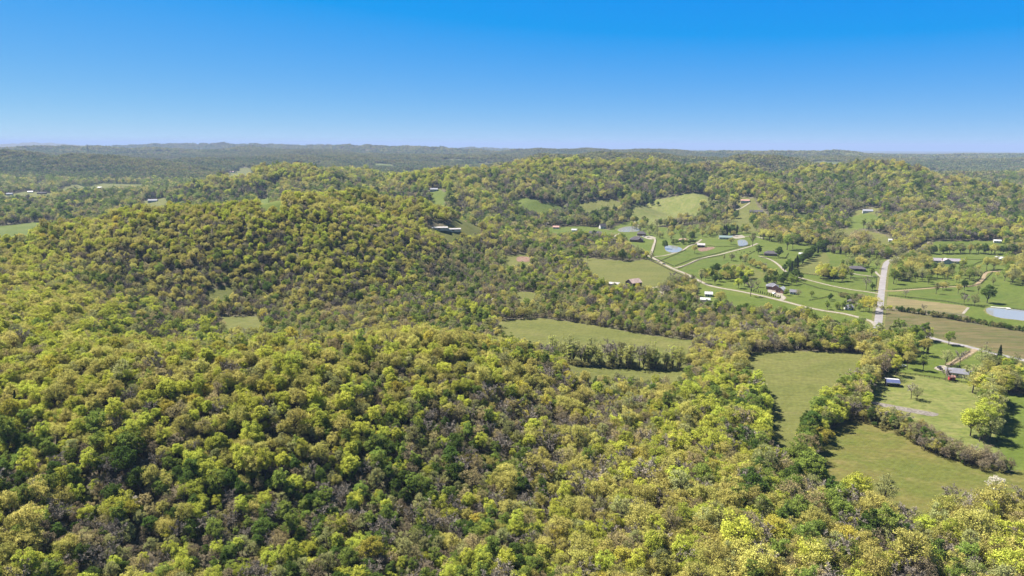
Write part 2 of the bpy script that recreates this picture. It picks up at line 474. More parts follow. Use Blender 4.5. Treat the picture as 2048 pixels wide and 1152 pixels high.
# ------------------------------------------------------------------ open land, surveyed from the photograph
T = 10.0
OPEN = [   # small paddocks first: they lie inside the larger pastures
    ('paddock', 'lush2', [(1310, 517), (1347, 533), (1400, 517), (1440, 507), (1376, 499), (1345, 511)]),
    ('paddock', 'lush2', [(1358, 541), (1400, 520), (1450, 511), (1460, 526), (1428, 547), (1396, 556)]),
    ('paddock', 'hay', [(1462, 527), (1500, 533), (1545, 552), (1500, 560), (1432, 549)]),
    ('paddock', 'hay', [(1594, 533), (1650, 503), (1660, 520), (1650, 552), (1590, 546)]),
    ('paddock', 'lush2', [(1660, 520), (1700, 528), (1760, 545), (1758, 585), (1660, 568), (1592, 548), (1650, 553)]),
    ('paddock', 'hay', [(1440, 440), (1470, 420), (1478, 396), (1510, 398), (1532, 425), (1550, 448), (1500, 466), (1440, 458)]),
    ('paddock', 'lush2', [(1778, 590), (1850, 577), (1950, 573), (2040, 590), (2060, 616), (1976, 612), (1850, 601)]),
    # (name, material, label, outline (u, v[, height of the trees that hide the edge]))
    ('meadow', 'hay', [(985, 643), (1030, 639), (1079, 636), (1120, 641), (1202, 653), (1287, 669), (1393, 682), (1378, 705), (1370, 750, 12), (1250, 745, 12), (1150, 741, 12), (1108, 706, 9), (1020, 674, T)]),
    ('meadow', 'hay', [(1509, 704), (1585, 702), (1690, 705), (1738, 706), (1714, 738, 11), (1668, 768, 12), (1640, 798, 13), (1614, 822, 15), (1590, 866, 19), (1562, 888, 20), (1520, 888, 20), (1532, 845), (1532, 789), (1499, 762), (1466, 739), (1496, 716)]),
    ('meadow', 'tan', [(1730, 832), (1793, 851), (1852, 891), (1895, 911), (1974, 934), (2010, 944), (2060, 940), (2250, 950), (2250, 1010), (2100, 995, 17), (2047, 984, 17), (2004, 974, 17), (1928, 972, 17), (1876, 996, 17), (1864, 1055, 6), (1848, 1055, 6), (1822, 992, 18), (1746, 982, 18), (1684, 960, 17), (1622, 945), (1632, 905), (1650, 872), (1690, 845)]),
    ('pasture', 'lush', [(2004, 790), (2250, 790), (2250, 955), (2060, 942), (2018, 940), (1990, 880), (1996, 840), (2004, 815)]),
    ('paddock', 'meadow_mix', [(1776, 742), (1888, 757), (1961, 772), (1985, 800), (1990, 880), (2016, 942), (1974, 931), (1895, 908), (1852, 888), (1793, 848), (1732, 829), (1738, 800), (1756, 756)]),
    ('lawn', 'lush', [(1815, 703), (1867, 682), (1955, 700), (2010, 712), (1985, 735), (1965, 775), (1888, 757), (1776, 742), (1786, 718)]),
    ('stubble_field', 'stub', [(1774, 592), (1850, 602), (1934, 612), (1927, 628), (1860, 621), (1793, 617), (1770, 616)]),
    ('stubble_field', 'stub2', [(1769, 619), (1822, 626), (1895, 637), (1965, 651), (2048, 663), (2300, 700), (2300, 770), (2048, 722), (2013, 711), (1965, 697), (1917, 688), (1867, 673), (1840, 660, 6), (1762, 645, 6)]),
    ('pasture', 'lush', [(1778, 524), (1840, 512), (1900, 507), (2000, 508), (2060, 508), (2300, 540), (2300, 700), (2048, 662), (1965, 650), (1927, 628), (1934, 612), (1850, 602), (1774, 592)]),
    ('meadow', 'hay', [(1151, 514), (1171, 515), (1210, 519), (1256, 523), (1293, 518), (1345, 539), (1392, 560), (1352, 556, 6), (1331, 562, 8), (1318, 576), (1330, 590, 12), (1282, 572, 4), (1254, 577), (1213, 574), (1196, 556, T), (1176, 528, T)]),
    ('pasture', 'lush', [(1294, 516), (1268, 500, 4), (1240, 478), (1212, 467), (1230, 452), (1262, 440), (1300, 452), (1345, 456), (1400, 447), (1440, 440), (1470, 420), (1478, 396), (1510, 398), (1532, 425), (1550, 448), (1600, 455), (1660, 460), (1700, 475), (1740, 500), (1775, 520), (1772, 592), (1766, 640), (1750, 652, 12), (1703, 634, 12), (1655, 630, 12), (1617, 612, 12), (1535, 608, 12), (1473, 602, 12), (1423, 607, 8), (1396, 588, 12), (1392, 560)]),
    ('hill_pasture', 'meadow_mix', [(1257, 423), (1293, 406), (1351, 392), (1400, 386), (1442, 400), (1432, 424), (1402, 440), (1356, 448), (1293, 453), (1259, 438)]),
    ('hill_pasture', 'lush', [(1032, 397), (1085, 406), (1135, 407), (1140, 431, 8), (1098, 428, 10), (1039, 421, 10)]),
    ('hill_pasture', 'hay', [(1171, 404), (1227, 399), (1248, 406), (1240, 424, 8), (1200, 426, 8), (1171, 433, 10), (1152, 424, 10), (1156, 410)]),
    ('hill_pasture', 'hay', [(1640, 462), (1693, 457), (1767, 469), (1790, 482), (1789, 500, 4), (1735, 502), (1690, 492)]),
    ('hill_pasture', 'lush', [(1690, 434), (1727, 426), (1758, 434), (1764, 446, 10), (1700, 449, 12)]),
    ('hill_pasture', 'lush', [(1862, 484), (1940, 481), (2010, 482), (2014, 503, 10), (1941, 506, 10), (1862, 500, 10)]),
    ('hill_pasture', 'lush', [(1590, 428), (1612, 424), (1618, 440, 10), (1592, 440, 10)]),
    ('hill_pasture', 'hay', [(2, 391), (30, 386), (58, 382), (103, 387), (110, 398, 10), (44, 402, 10), (5, 402, 10)]),
    ('hill_pasture', 'hay', [(113, 380), (150, 369), (171, 375), (205, 367), (282, 369), (294, 378, 10), (219, 384, 10), (160, 382, 10), (118, 388, 10)]),
    ('hill_pasture', 'hay', [(66, 372), (89, 358), (92, 366), (78, 378, 10)]),
    ('hill_pasture', 'hay', [(444, 352), (478, 334), (511, 335), (508, 352, 8), (455, 357, 8)]),
    ('hill_pasture', 'lush', [(-120, 462), (0, 452), (58, 446), (122, 438), (60, 462, 12), (0, 468, 12), (-120, 470, 12)]),
    ('hill_pasture', 'lush', [(513, 402), (537, 392), (568, 402), (560, 412, 12), (520, 412, 12)]),
    ('glade', 'hay', [(410, 581), (466, 568), (470, 580), (456, 592, 12), (415, 590, 12)]),
    ('glade', 'hay', [(438, 633), (518, 633), (528, 650, 12), (445, 650, 12)]),
    ('glade', 'hay', [(1006, 510), (1056, 507), (1064, 524, 12), (1014, 524, 12)]),
    ('glade', 'hay', [(1030, 583), (1070, 585), (1066, 600, 12), (1032, 600, 12)]),
    ('glade', 'lush', [(858, 381), (881, 378), (898, 390), (892, 400, 8), (862, 410, 10)]),
    ('glade', 'hay', [(850, 455), (900, 450), (958, 448), (962, 464, 8), (905, 475, 10), (870, 470, 8)]),
    ('glade', 'lush', [(1078, 456), (1160, 452), (1200, 455), (1245, 468), (1238, 478, 8), (1160, 468, 10), (1100, 470, 10)]),
    ('glade', 'hay', [(1470, 396), (1500, 396), (1530, 425), (1500, 428), (1478, 412)]),
    ('glade', 'hay', [(280, 403), (310, 398), (336, 401), (334, 412, 9), (284, 414, 9)]),
    ('glade', 'hay', [(1700, 418), (1760, 416), (1765, 428), (1700, 430)]),
]
OPEN_XY = [poly(o[2]) for o in OPEN]

def smooth_line(p, step, closed=False):
    """Catmull-Rom through the points, resampled every step metres"""
    p = np.asarray(p, float)
    n = len(p)
    out = []
    for i in range(n if closed else n - 1):
        if closed:
            a, b, c, d = p[i - 1], p[i], p[(i + 1) % n], p[(i + 2) % n]
        else:
            a, b, c, d = p[max(i - 1, 0)], p[i], p[i + 1], p[min(i + 2, n - 1)]
        k = max(2, int(np.hypot(*(c - b)[:2]) / step))
        for t in np.arange(k) / k:
            out.append(0.5 * (2 * b + (c - a) * t + (2 * a - 5 * b + 4 * c - d) * t * t + (3 * b - a - 3 * c + d) * t ** 3))
    if not closed:
        out.append(p[-1])
    return np.array(out)

POND_PX = [
    [(1236, 459), (1250, 453), (1275, 453), (1281, 457), (1276, 463), (1255, 465), (1240, 464)],
    [(1331, 491), (1348, 491), (1364, 497), (1359, 503), (1343, 505), (1331, 500)],
    [(1476, 481), (1490, 480), (1496, 487), (1489, 493), (1478, 492)],
    [(1976, 615), (1972, 623), (1981, 630), (2002, 636), (2027, 639), (2080, 644), (2110, 636), (2085, 624), (2048, 620), (2013, 617)],
]
PONDS = []
for px in POND_PX:
    pg = poly(px)
    c = pg.mean(0); rad = np.hypot(*(pg - c).T).max()
    PONDS.append((pg, H1(*c)))
    FLATS.append((c[0], c[1], rad * 1.08, H1(*c) - 0.25))


# ------------------------------------------------------------------ the ground: one sheet of rings round the survey point, cut along the field edges
def build_ground():
    fov = R(44.0)
    az = np.concatenate([np.linspace(-math.pi, -fov, 40, endpoint=False), np.linspace(-fov, fov, 760), np.linspace(fov, math.pi, 41)[1:-1]])
    rr = [30.0]
    while rr[-1] < 48000:
        r = rr[-1]
        rr.append(r * (1.012 if r < 220 else 1.0042 if r < 1300 else 1.008 if r < 3500 else 1.02))
    rr = np.array(rr)
    A, RR = np.meshgrid(az, rr)
    X = RR * np.sin(A); Y = RR * np.cos(A)
    Z = np.zeros_like(X)
    for i in range(0, len(rr), 64):
        Z[i:i + 64] = H(X[i:i + 64], Y[i:i + 64])
    na, nr = len(az), len(rr)
    V = np.stack([X, Y, Z], -1).reshape(-1, 3)
    V = np.vstack([V, [[0, 0, H1(0, 0)]]])
    i, j = np.meshgrid(np.arange(nr - 1), np.arange(na), indexing='ij')
    j2 = (j + 1) % na
    Q = np.stack([i * na + j, i * na + j2, (i + 1) * na + j2, (i + 1) * na + j], -1).reshape(-1, 4)
    Q = Q[:, ::-1]
    cx = V[Q, 0].mean(1); cy = V[Q, 1].mean(1)
    owner = np.full(len(Q), -1)
    fr = np.hypot(cx, cy) < 6000
    for k, pg in enumerate(OPEN_XY):
        m = inside(pg, cx, cy) & fr & (owner < 0)
        owner[m] = k
    # centre fan
    fan = np.stack([np.full(na, len(V) - 1), (np.arange(na) + 1) % na, np.arange(na)], -1)
    # faint grass share of the far countryside (fields too far away to survey)
    g = far_field(V[:, 0], V[:, 1], V[:, 2])
    def part(name, q, tri, mat, kind='structure'):
        used = np.unique(np.concatenate([q.ravel(), tri.ravel()]) if tri is not None else q.ravel())
        mp = np.zeros(len(V), np.int64); mp[used] = np.arange(len(used))
        me = mesh_np(name, V[used], mp[q], mp[tri] if tri is not None else None, mat, smooth=True)
        if name == 'ground':
            a = me.attributes.new('grass', 'FLOAT', 'POINT')
            a.data.foreach_set('value', g[used].astype(np.float32))
        o = obj(name, me)
        o['kind'] = kind
        return o
    part('ground', Q[owner < 0], fan, M['floor'])
    for k, (nm, mt, _) in enumerate(OPEN):
        q = Q[owner == k]
        if len(q):
            part(nm, q, None, M[mt])

def far_field(x, y, z):
    d = np.hypot(x, y)
    n = perlin(x / 420 + 21, y / 420 + 5) + 0.5 * perlin(x / 160, y / 160 + 31)
    g = np.clip((n - 0.36) / 0.06, 0, 1) * np.clip((d - 2300) / 400, 0, 1)
    # the hills keep their woods
    return g * np.clip((70 - (z + d * d / 1.46e7)) / 20, 0, 1)

build_ground()

# ------------------------------------------------------------------ ponds
for pg, z in PONDS:
    sm = smooth_line(pg, 3.0, closed=True)
    c = sm.mean(0)
    n = len(sm)
    v = [(c[0], c[1], z)] + [(p[0], p[1], z) for p in sm]
    t = [(0, 1 + i, 1 + (i + 1) % n) for i in range(n)]
    if ((sm[0][0] - c[0]) * (sm[1][1] - c[1]) - (sm[0][1] - c[1]) * (sm[1][0] - c[0])) < 0:
        t = [(a, c2, b2) for (a, b2, c2) in t]
    o = obj('pond_water', mesh_np('pond_water', v, None, t, M['water']))
    o['kind'] = 'structure'
    # muddy bank: an uneven ring that rises out of the water
    k = np.arange(n); wob = 1 + 0.5 * perlin(k * 0.31, np.full(n, z * 3.3 + 0.5))
    dirs = (sm - c) / np.hypot(*(sm - c).T)[:, None]
    inn = sm - dirs * 0.8; mid = sm + dirs * (0.5 * wob)[:, None]; outr = sm + dirs * (1.3 * wob)[:, None]
    V = np.vstack([np.column_stack([inn, np.full(n, z - 0.15)]), np.column_stack([mid, np.full(n, z + 0.18)]), np.column_stack([outr, H(outr[:, 0], outr[:, 1]) + 0.06])])
    q = [(r * n + i, r * n + (i + 1) % n, (r + 1) * n + (i + 1) % n, (r + 1) * n + i) for r in range(2) for i in range(n)]
    if np.sum(sm[:, 0] * np.roll(sm[:, 1], -1) - np.roll(sm[:, 0], -1) * sm[:, 1]) > 0:
        q = [x[::-1] for x in q]
    o = obj('pond_bank', mesh_np('pond_bank', V, q, None, M['verge'], smooth=True))
    o['kind'] = 'structure'

# ------------------------------------------------------------------ roads, drives and tracks
ROADS = [   # name, material, width, pixels
    ('road', 'asphalt', 6.4, [(1754, 665), (1757, 640), (1760, 610), (1764, 575), (1768, 545), (1772, 528), (1782, 520), (1797, 516), (1812, 511), (1835, 503), (1850, 494), (1860, 485)]),
    ('road', 'gravel', 4.2, [(1268, 500), (1300, 513), (1325, 527), (1347, 538), (1372, 548), (1395, 560), (1416, 570), (1440, 576), (1470, 581), (1510, 589), (1545, 597), (1580, 606), (1620, 616), (1650, 622), (1690, 628), (1740, 642), (1754, 655)]),
    ('road', 'asphalt', 5.4, [(1800, 655), (1840, 668), (1866, 677), (1900, 686), (1930, 692), (1952, 698), (1990, 708), (2048, 721), (2160, 748)]),
    ('driveway', 'gravel', 3.0, [(1301, 512), (1306, 495), (1310, 480), (1300, 475), (1285, 473), (1272, 472)]),
    ('driveway', 'gravel', 2.9, [(1306, 514), (1330, 511), (1352, 505), (1368, 499), (1378, 492), (1392, 487), (1403, 479)]),
    ('driveway', 'gravel', 3.3, [(1350, 536), (1370, 531), (1390, 522), (1415, 514), (1440, 509), (1470, 501), (1500, 493), (1515, 487)]),
    ('driveway', 'gravel', 4.2, [(1462, 474), (1485, 473), (1510, 473), (1530, 478)]),
    ('driveway', 'gravel', 3.0, [(1518, 512), (1540, 519), (1556, 529), (1570, 542), (1588, 552), (1620, 561), (1660, 571), (1700, 579), (1735, 584), (1760, 588)]),
    ('driveway', 'gravel', 3.2, [(1764, 555), (1745, 553), (1715, 549), (1690, 543), (1672, 538)]),
    ('driveway', 'gravel', 2.8, [(1763, 555), (1756, 549), (1750, 543)]),
    ('driveway', 'track', 3.4, [(1766, 582), (1790, 582), (1830, 579), (1880, 575), (1930, 573), (1950, 571), (1958, 565), (1966, 558), (1969, 550), (1975, 545), (1990, 543), (2010, 542)]),
    ('driveway', 'track', 3.6, [(1951, 699), (1940, 706), (1928, 714), (1912, 722), (1896, 731)]),
    ('driveway', 'gravel', 4.5, [(1562, 600), (1567, 596), (1562, 591), (1550, 587), (1538, 584)]),
    ('driveway', 'gravel', 3.3, [(1757, 615), (1735, 611), (1712, 606), (1696, 602)]),
    ('driveway', 'gravel', 2.4, [(1296, 574), (1300, 576), (1316, 574), (1324, 574)]),
    ('driveway', 'gravel', 2.6, [(1296, 575), (1302, 579), (1316, 583), (1332, 588)]),
    ('farm_track', 'gravel', 2.2, [(1926, 628), (1931, 622), (1937, 615)]),
    ('driveway', 'gravel', 5.0, [(1840, 524), (1855, 524), (1868, 529)]),
    ('driveway', 'gravel', 3.3, [(1228, 474), (1236, 468), (1244, 467)]),
    ('driveway', 'gravel', 3.3, [(1264, 438), (1270, 446), (1278, 452)]),
    ('road', 'gravel', 9.0, [(331, 352), (331, 360), (328, 366), (318, 371), (306, 374)]),
    ('road', 'gravel', 7.0, [(400, 356), (412, 350), (424, 348)]),
    ('driveway', 'track', 6.0, [(172, 374), (170, 377), (176, 381), (185, 382)]),
    ('driveway', 'gravel', 3.3, [(1462, 420), (1478, 418), (1490, 412), (1500, 405)]),
]
ROAD_XY = []
ROADS = [('road_verge', 'verge', wd + 4.6, px) for nm, mt, wd, px in ROADS if nm == 'road' and wd < 6.9] + [('road_verge', 'verge', wd + 2.2, px) for nm, mt, wd, px in ROADS if nm == 'driveway'] + ROADS
for nm, mt, wd, px in ROADS:
    pts = np.array([at(*p)[:2] for p in px])
    ln = smooth_line(pts, 3.0 if wd < 6.9 else 10)
    ROAD_XY.append((ln, wd))
    tg = np.gradient(ln, axis=0); tg /= np.maximum(np.hypot(*tg.T), 1e-6)[:, None]
    nr_ = np.stack([-tg[:, 1], tg[:, 0]], 1)
    K = 5
    off = np.linspace(0.5, -0.5, K)
    edge = 1 + 0.07 * perlin(np.arange(len(ln)) * 0.37, np.full(len(ln), wd * 7.1))
    P = ln[:, None, :] + nr_[:, None, :] * (off[None, :, None] * (wd * edge)[:, None, None])
    Z = H(P[..., 0], P[..., 1]) + (0.09 if nm == 'road_verge' else 0.19) + 0.06 * (1 - (2 * off) ** 2)[None]
    V = np.concatenate([P, Z[..., None]], -1).reshape(-1, 3)
    i, j = np.meshgrid(np.arange(len(ln) - 1), np.arange(K - 1), indexing='ij')
    Q = np.stack([i * K + j, i * K + j + 1, (i + 1) * K + j + 1, (i + 1) * K + j], -1).reshape(-1, 4)
    Q = Q[:, ::-1]
    o = obj(nm, mesh_np(nm, V, Q, None, M[mt], smooth=True))
    o['kind'] = 'structure'

def patch(name, mat, px, lift=0.10):
    """a yard, a bare patch: a sheet draped over the ground"""
    sm = smooth_line(poly(px), 2.5, closed=True)
    c = sm.mean(0)
    rings = 5; n = len(sm)
    V = [(c[0], c[1])]
    for k in range(1, rings + 1):
        V += [tuple(c + (p - c) * k / rings) for p in sm]
    V = np.array(V)
    Z = H(V[:, 0], V[:, 1]) + lift
    t = [(0, 1 + i, 1 + (i + 1) % n) for i in range(n)]
    q = [(1 + k * n + i, 1 + (k + 1) * n + i, 1 + (k + 1) * n + (i + 1) % n, 1 + k * n + (i + 1) % n) for k in range(rings - 1) for i in range(n)]
    ar = np.sum(sm[:, 0] * np.roll(sm[:, 1], -1) - np.roll(sm[:, 0], -1) * sm[:, 1])
    if ar < 0:
        t = [x[::-1] for x in t]; q = [x[::-1] for x in q]
    o = obj(name, mesh_np(name, np.column_stack([V, Z]), q, t, M[mat], smooth=True))
    o['kind'] = 'structure'
    return sm

YARDS = []
YARDS.append(patch('yard', 'gravel', [(1538, 578), (1556, 581), (1566, 590), (1556, 594), (1546, 588), (1536, 584)]))
YARDS.append(patch('bare_earth', 'dirt', [(1396, 497), (1418, 494), (1430, 495), (1420, 500), (1402, 503)]))
YARDS.append(patch('bare_earth', 'dirt', [(1034, 515), (1046, 513), (1058, 515), (1058, 523), (1036, 523)]))
YARDS.append(patch('rubble_strip', 'scree', [(1742, 803), (1762, 806), (1800, 813), (1850, 822), (1878, 828), (1866, 833), (1836, 828), (1780, 817), (1744, 808)]))
YARDS.append(patch('yard', 'gravel', [(1842, 523), (1860, 522), (1868, 527), (1858, 531), (1846, 527)]))
YARDS.append(patch('yard', 'gravel', [(1894, 733), (1880, 731), (1868, 737), (1884, 742)]))
YARDS.append(patch('yard', 'gravel', [(1462, 471), (1482, 470), (1490, 475), (1470, 477)]))
YARDS.append(patch('yard', 'gravel', [(1286, 474), (1300, 472), (1312, 476), (1300, 479)]))

# ------------------------------------------------------------------ tree kinds
def mat_leaf(name, col, warm=0.035, vary=0.30, transl=0.46, tuft=0.35):
    m, nt, out = new_mat(name)
    oi = nt.nodes.new('ShaderNodeObjectInfo')
    geo = nt.nodes.new('ShaderNodeNewGeometry')
    hs = nt.nodes.new('ShaderNodeHueSaturation')
    hs.inputs['Color'].default_value = (*col, 1)
    h = nt.nodes.new('ShaderNodeMapRange')
    h.inputs['To Min'].default_value = 0.5 - warm * 0.35; h.inputs['To Max'].default_value = 0.5 + warm * 0.25
    nt.links.new(oi.outputs['Random'], h.inputs['Value'])
    nt.links.new(h.outputs[0], hs.inputs['Hue'])
    # every tree a little lighter or darker, every leaf tuft too
    m1 = nt.nodes.new('ShaderNodeMath'); m1.operation = 'MULTIPLY'; m1.inputs[1].default_value = 7.31
    m2 = nt.nodes.new('ShaderNodeMath'); m2.operation = 'FRACT'
    nt.links.new(oi.outputs['Random'], m1.inputs[0]); nt.links.new(m1.outputs[0], m2.inputs[0])
    v1 = nt.nodes.new('ShaderNodeMapRange'); v1.inputs['To Min'].default_value = 1 - vary * 0.8; v1.inputs['To Max'].default_value = 1 + vary
    nt.links.new(m2.outputs[0], v1.inputs['Value'])
    v2 = nt.nodes.new('ShaderNodeMapRange'); v2.inputs['To Min'].default_value = 1 - tuft; v2.inputs['To Max'].default_value = 1 + tuft
    nt.links.new(geo.outputs['Random Per Island'], v2.inputs['Value'])
    mv = nt.nodes.new('ShaderNodeMath'); mv.operation = 'MULTIPLY'
    nt.links.new(v1.outputs[0], mv.inputs[0]); nt.links.new(v2.outputs[0], mv.inputs[1])
    nt.links.new(mv.outputs[0], hs.inputs['Value'])
    d = nt.nodes.new('ShaderNodeBsdfDiffuse')
    t = nt.nodes.new('ShaderNodeBsdfTranslucent')
    mx = nt.nodes.new('ShaderNodeMixShader'); mx.inputs[0].default_value = transl
    nt.links.new(hs.outputs[0], d.inputs['Color']); nt.links.new(hs.outputs[0], t.inputs['Color'])
    nt.links.new(d.outputs[0], mx.inputs[1]); nt.links.new(t.outputs[0], mx.inputs[2])
    nt.links.new(mx.outputs[0], out.inputs['Surface'])
    return m

LEAF = {
    'olive': mat_leaf('leaf_olive', (0.380, 0.351, 0.095)),
    'bright': mat_leaf('leaf_bright', (0.360, 0.384, 0.060)),
    'mid': mat_leaf('leaf_mid', (0.187, 0.240, 0.048)),
    'dark': mat_leaf('leaf_dark', (0.086, 0.133, 0.027)),
    'tan': mat_leaf('leaf_tan', (0.345, 0.290, 0.132)),
    'slim': mat_leaf('leaf_slim', (0.398, 0.409, 0.115), transl=0.5),
    'sage': mat_leaf('leaf_sage', (0.281, 0.287, 0.110)),
    'gold': mat_leaf('leaf_gold', (0.386, 0.342, 0.060)),
    'white': mat_leaf('blossom_white', (0.560, 0.510, 0.423), warm=0.0, vary=0.1),
    'cedar': mat_leaf('leaf_cedar', (0.034, 0.049, 0.021), transl=0.1),
    'brush': mat_leaf('leaf_brush', (0.222, 0.208, 0.075)),
    'grey': mat_leaf('twig_grey', (0.207, 0.177, 0.145), warm=0.0, transl=0.0),
    'russet': mat_leaf('leaf_russet', (0.228, 0.187, 0.115)),
}
M['bark'] = mat_plain('bark', (0.085, 0.070, 0.058), 0.9, 0.1, vary=0.3, scale=2)

def unit(v):
    return v / np.maximum(np.linalg.norm(v, axis=-1, keepdims=True), 1e-9)

def leaf_quads(g, p, n, size, flat=0.55):
    """diamond tufts at p facing roughly n"""
    k = len(p)
    nn = unit(n * flat + g.normal(0, 0.55, (k, 3)))
    a = unit(np.cross(nn, g.normal(0, 1, (k, 3))))
    b = np.cross(nn, a)
    s = (size * g.uniform(0.6, 1.3, k))[:, None]
    w = (s[:, 0] * g.uniform(0.5, 0.9, k))[:, None]
    V = np.stack([p - a * s, p - b * w + nn * s * 0.15, p + a * s, p + b * w + nn * s * 0.15], 1).reshape(-1, 3)
    return V, np.arange(4 * k).reshape(-1, 4)

def tube(path, rad, sides=5):
    path = np.asarray(path, float); n = len(path)
    tg = unit(np.gradient(path, axis=0))
    ref = np.where(np.abs(tg[:, 2:3]) > 0.9, np.array([[1.0, 0, 0]]), np.array([[0, 0, 1.0]]))
    a = unit(np.cross(tg, ref)); b = np.cross(tg, a)
    ang = np.arange(sides) / sides * 2 * np.pi
    V = path[:, None] + (a[:, None] * np.cos(ang)[None, :, None] + b[:, None] * np.sin(ang)[None, :, None]) * np.asarray(rad, float)[:, None, None]
    i, j = np.meshgrid(np.arange(n - 1), np.arange(sides), indexing='ij')
    j2 = (j + 1) % sides
    Q = np.stack([i * sides + j, i * sides + j2, (i + 1) * sides + j2, (i + 1) * sides + j], -1).reshape(-1, 4)
    return V.reshape(-1, 3), Q

def join(parts):
    V, Q, n = [], [], 0
    for v, q in parts:
        V.append(v); Q.append(q + n); n += len(v)
    return np.concatenate(V), np.concatenate(Q)

def make_tree(seed, h, w, base, lobes, clumps, leaves, leaf, spread=1.0, flat=0.55, bare=0, limbs=True, gap=0.0):
    """returns (crown), (wood): lobed crown of leaf tufts on a branching trunk; base = share of clear stem"""
    g = np.random.default_rng(seed)
    zc = h * (1 + base) / 2; rz = h * (1 - base) / 2; r = w / 2
    C = np.array([g.normal(0, 0.03) * w, g.normal(0, 0.03) * w, zc])
    # lobes spread over the upper shell of the crown
    k = np.arange(lobes) + 0.5
    ph = k * 2.39996 + g.uniform(0, 6.28)
    cz = 1 - k / lobes * (1.35 + 0.15 * spread)
    sr = np.sqrt(np.maximum(1 - cz * cz, 0))
    D = np.stack([sr * np.cos(ph), sr * np.sin(ph), cz], 1) + g.normal(0, 0.16, (lobes, 3))
    ext = np.array([r, r, rz])
    LC = C + D * ext * g.uniform(0.42, 0.86, (lobes, 1))
    LR = r * g.uniform(0.20, 0.42, lobes)
    # clumps over each lobe, facing outwards and up
    n = unit(g.normal(0, 1, (lobes, clumps, 3)) + unit(D)[:, None] * 0.75 + np.array([0, 0, 0.45]))
    P = LC[:, None] + n * (LR[:, None, None] * g.uniform(0.72, 1.08, (lobes, clumps, 1))) * np.array([1, 1, 0.82])
    keep = g.uniform(0, 1, (lobes, clumps)) > gap
    n = n[keep]; P = P[keep]
    cr = 0.045 * w
    p = P[:, None] + g.normal(0, cr, (len(P), leaves, 3)) * np.array([1, 1, 0.7])
    nn = np.repeat(n[:, None], leaves, 1)
    crown = leaf_quads(g, p.reshape(-1, 3), nn.reshape(-1, 3), leaf, flat)
    # wood
    wood = []
    tr = 0.014 * h + 0.05
    zt = h * (base + 0.35 * (1 - base))
    path = np.array([[0, 0, -0.8], [g.normal(0, 0.1), g.normal(0, 0.1), zt * 0.35], [C[0] * 0.5 + g.normal(0, 0.2), C[1] * 0.5, zt * 0.7], [C[0], C[1], zt], [C[0] * 1.2, C[1] * 1.2, h * 0.82]])
    wood.append(tube(path, [tr * 1.5, tr, tr * 0.85, tr * 0.65, tr * 0.15], 6))
    if limbs:
        for i in range(lobes):
            s0 = np.array([C[0] * 0.7, C[1] * 0.7, min(h * (base + 0.05), LC[i][2] - 0.4) + g.uniform(0, 0.3) * (zt - h * base)])
            e = LC[i]
            mid = (s0 + e) / 2 + np.array([0, 0, -0.04 * h]) + g.normal(0, 0.03 * w, 3)
            wood.append(tube([s0, mid, e, e + (e - mid) * 0.4], [tr * 0.5, tr * 0.34, tr * 0.2, tr * 0.06], 4))
            for _ in range(bare):
                q = e + g.normal(0, 1, 3) * LR[i] * 0.3
                d = unit(q - C + g.normal(0, 0.8, 3) + np.array([0, 0, 1.0])) * LR[i] * g.uniform(0.8, 1.5)
                wood.append(tube([mid * 0.35 + e * 0.65, (e + q) / 2 + d * 0.3, e + d], [tr * 0.16, tr * 0.10, tr * 0.03], 3))
    return crown, join(wood)

def make_bare(seed, h, w, base, n1=7, n2=6, n3=7):
    """leafless tree: limbs, branches and a haze of twigs"""
    g = np.random.default_rng(seed)
    tr = 0.014 * h + 0.05
    wood = [tube([[0, 0, -0.8], [g.normal(0, 0.2), 0, h * base], [g.normal(0, 0.3), g.normal(0, 0.3), h * 0.55], [0, 0, h * 0.9]], [tr * 1.4, tr, tr * 0.6, tr * 0.1], 6)]
    tw_p, tw_d = [], []
    for i in range(n1):
        z0 = h * (base + (0.5 - base * 0.5) * i / n1 * 1.1)
        a = i * 2.4 + g.uniform(-0.4, 0.4)
        L = (w / 2) * g.uniform(0.75, 1.1) * (1 - 0.35 * i / n1)
        el = g.uniform(0.6, 1.1)
        s0 = np.array([0, 0, z0])
        d = np.array([math.cos(a) * math.cos(el), math.sin(a) * math.cos(el), math.sin(el)])
        e = s0 + d * L * 1.25 + np.array([0, 0, 0.05 * h])
        wood.append(tube([s0, s0 + d * L * 0.5, e], [tr * 0.5, tr * 0.32, tr * 0.1], 4))
        for j in range(n2):
            t = 0.3 + 0.7 * j / (n2 - 1)
            b0 = s0 + (e - s0) * t
            d2 = unit(d + g.normal(0, 0.6, 3) + np.array([0, 0, 0.25]))
            L2 = L * g.uniform(0.35, 0.6)
            b1 = b0 + d2 * L2
            wood.append(tube([b0, b0 + d2 * L2 * 0.5, b1], [tr * 0.18, tr * 0.12, tr * 0.05], 3))
            for k in range(n3):
                c0 = b0 + d2 * L2 * g.uniform(0.2, 1.0)
                d3 = unit(d2 + g.normal(0, 0.7, 3) + np.array([0, 0, 0.2]))
                for _ in range(4):
                    tw_p.append(c0 + d3 * g.uniform(0, 0.5)); tw_d.append(unit(d3 + g.normal(0, 0.35, 3)) * g.uniform(0.7, 1.5))
    p = np.array(tw_p); d = np.array(tw_d)
    sd = unit(np.cross(d, g.normal(0, 1, d.shape))) * 0.085
    V = np.stack([p - sd, p + sd, p + d + sd * 0.5, p + d - sd * 0.5], 1).reshape(-1, 3)
    return (V, np.arange(len(V)).reshape(-1, 4)), join(wood)

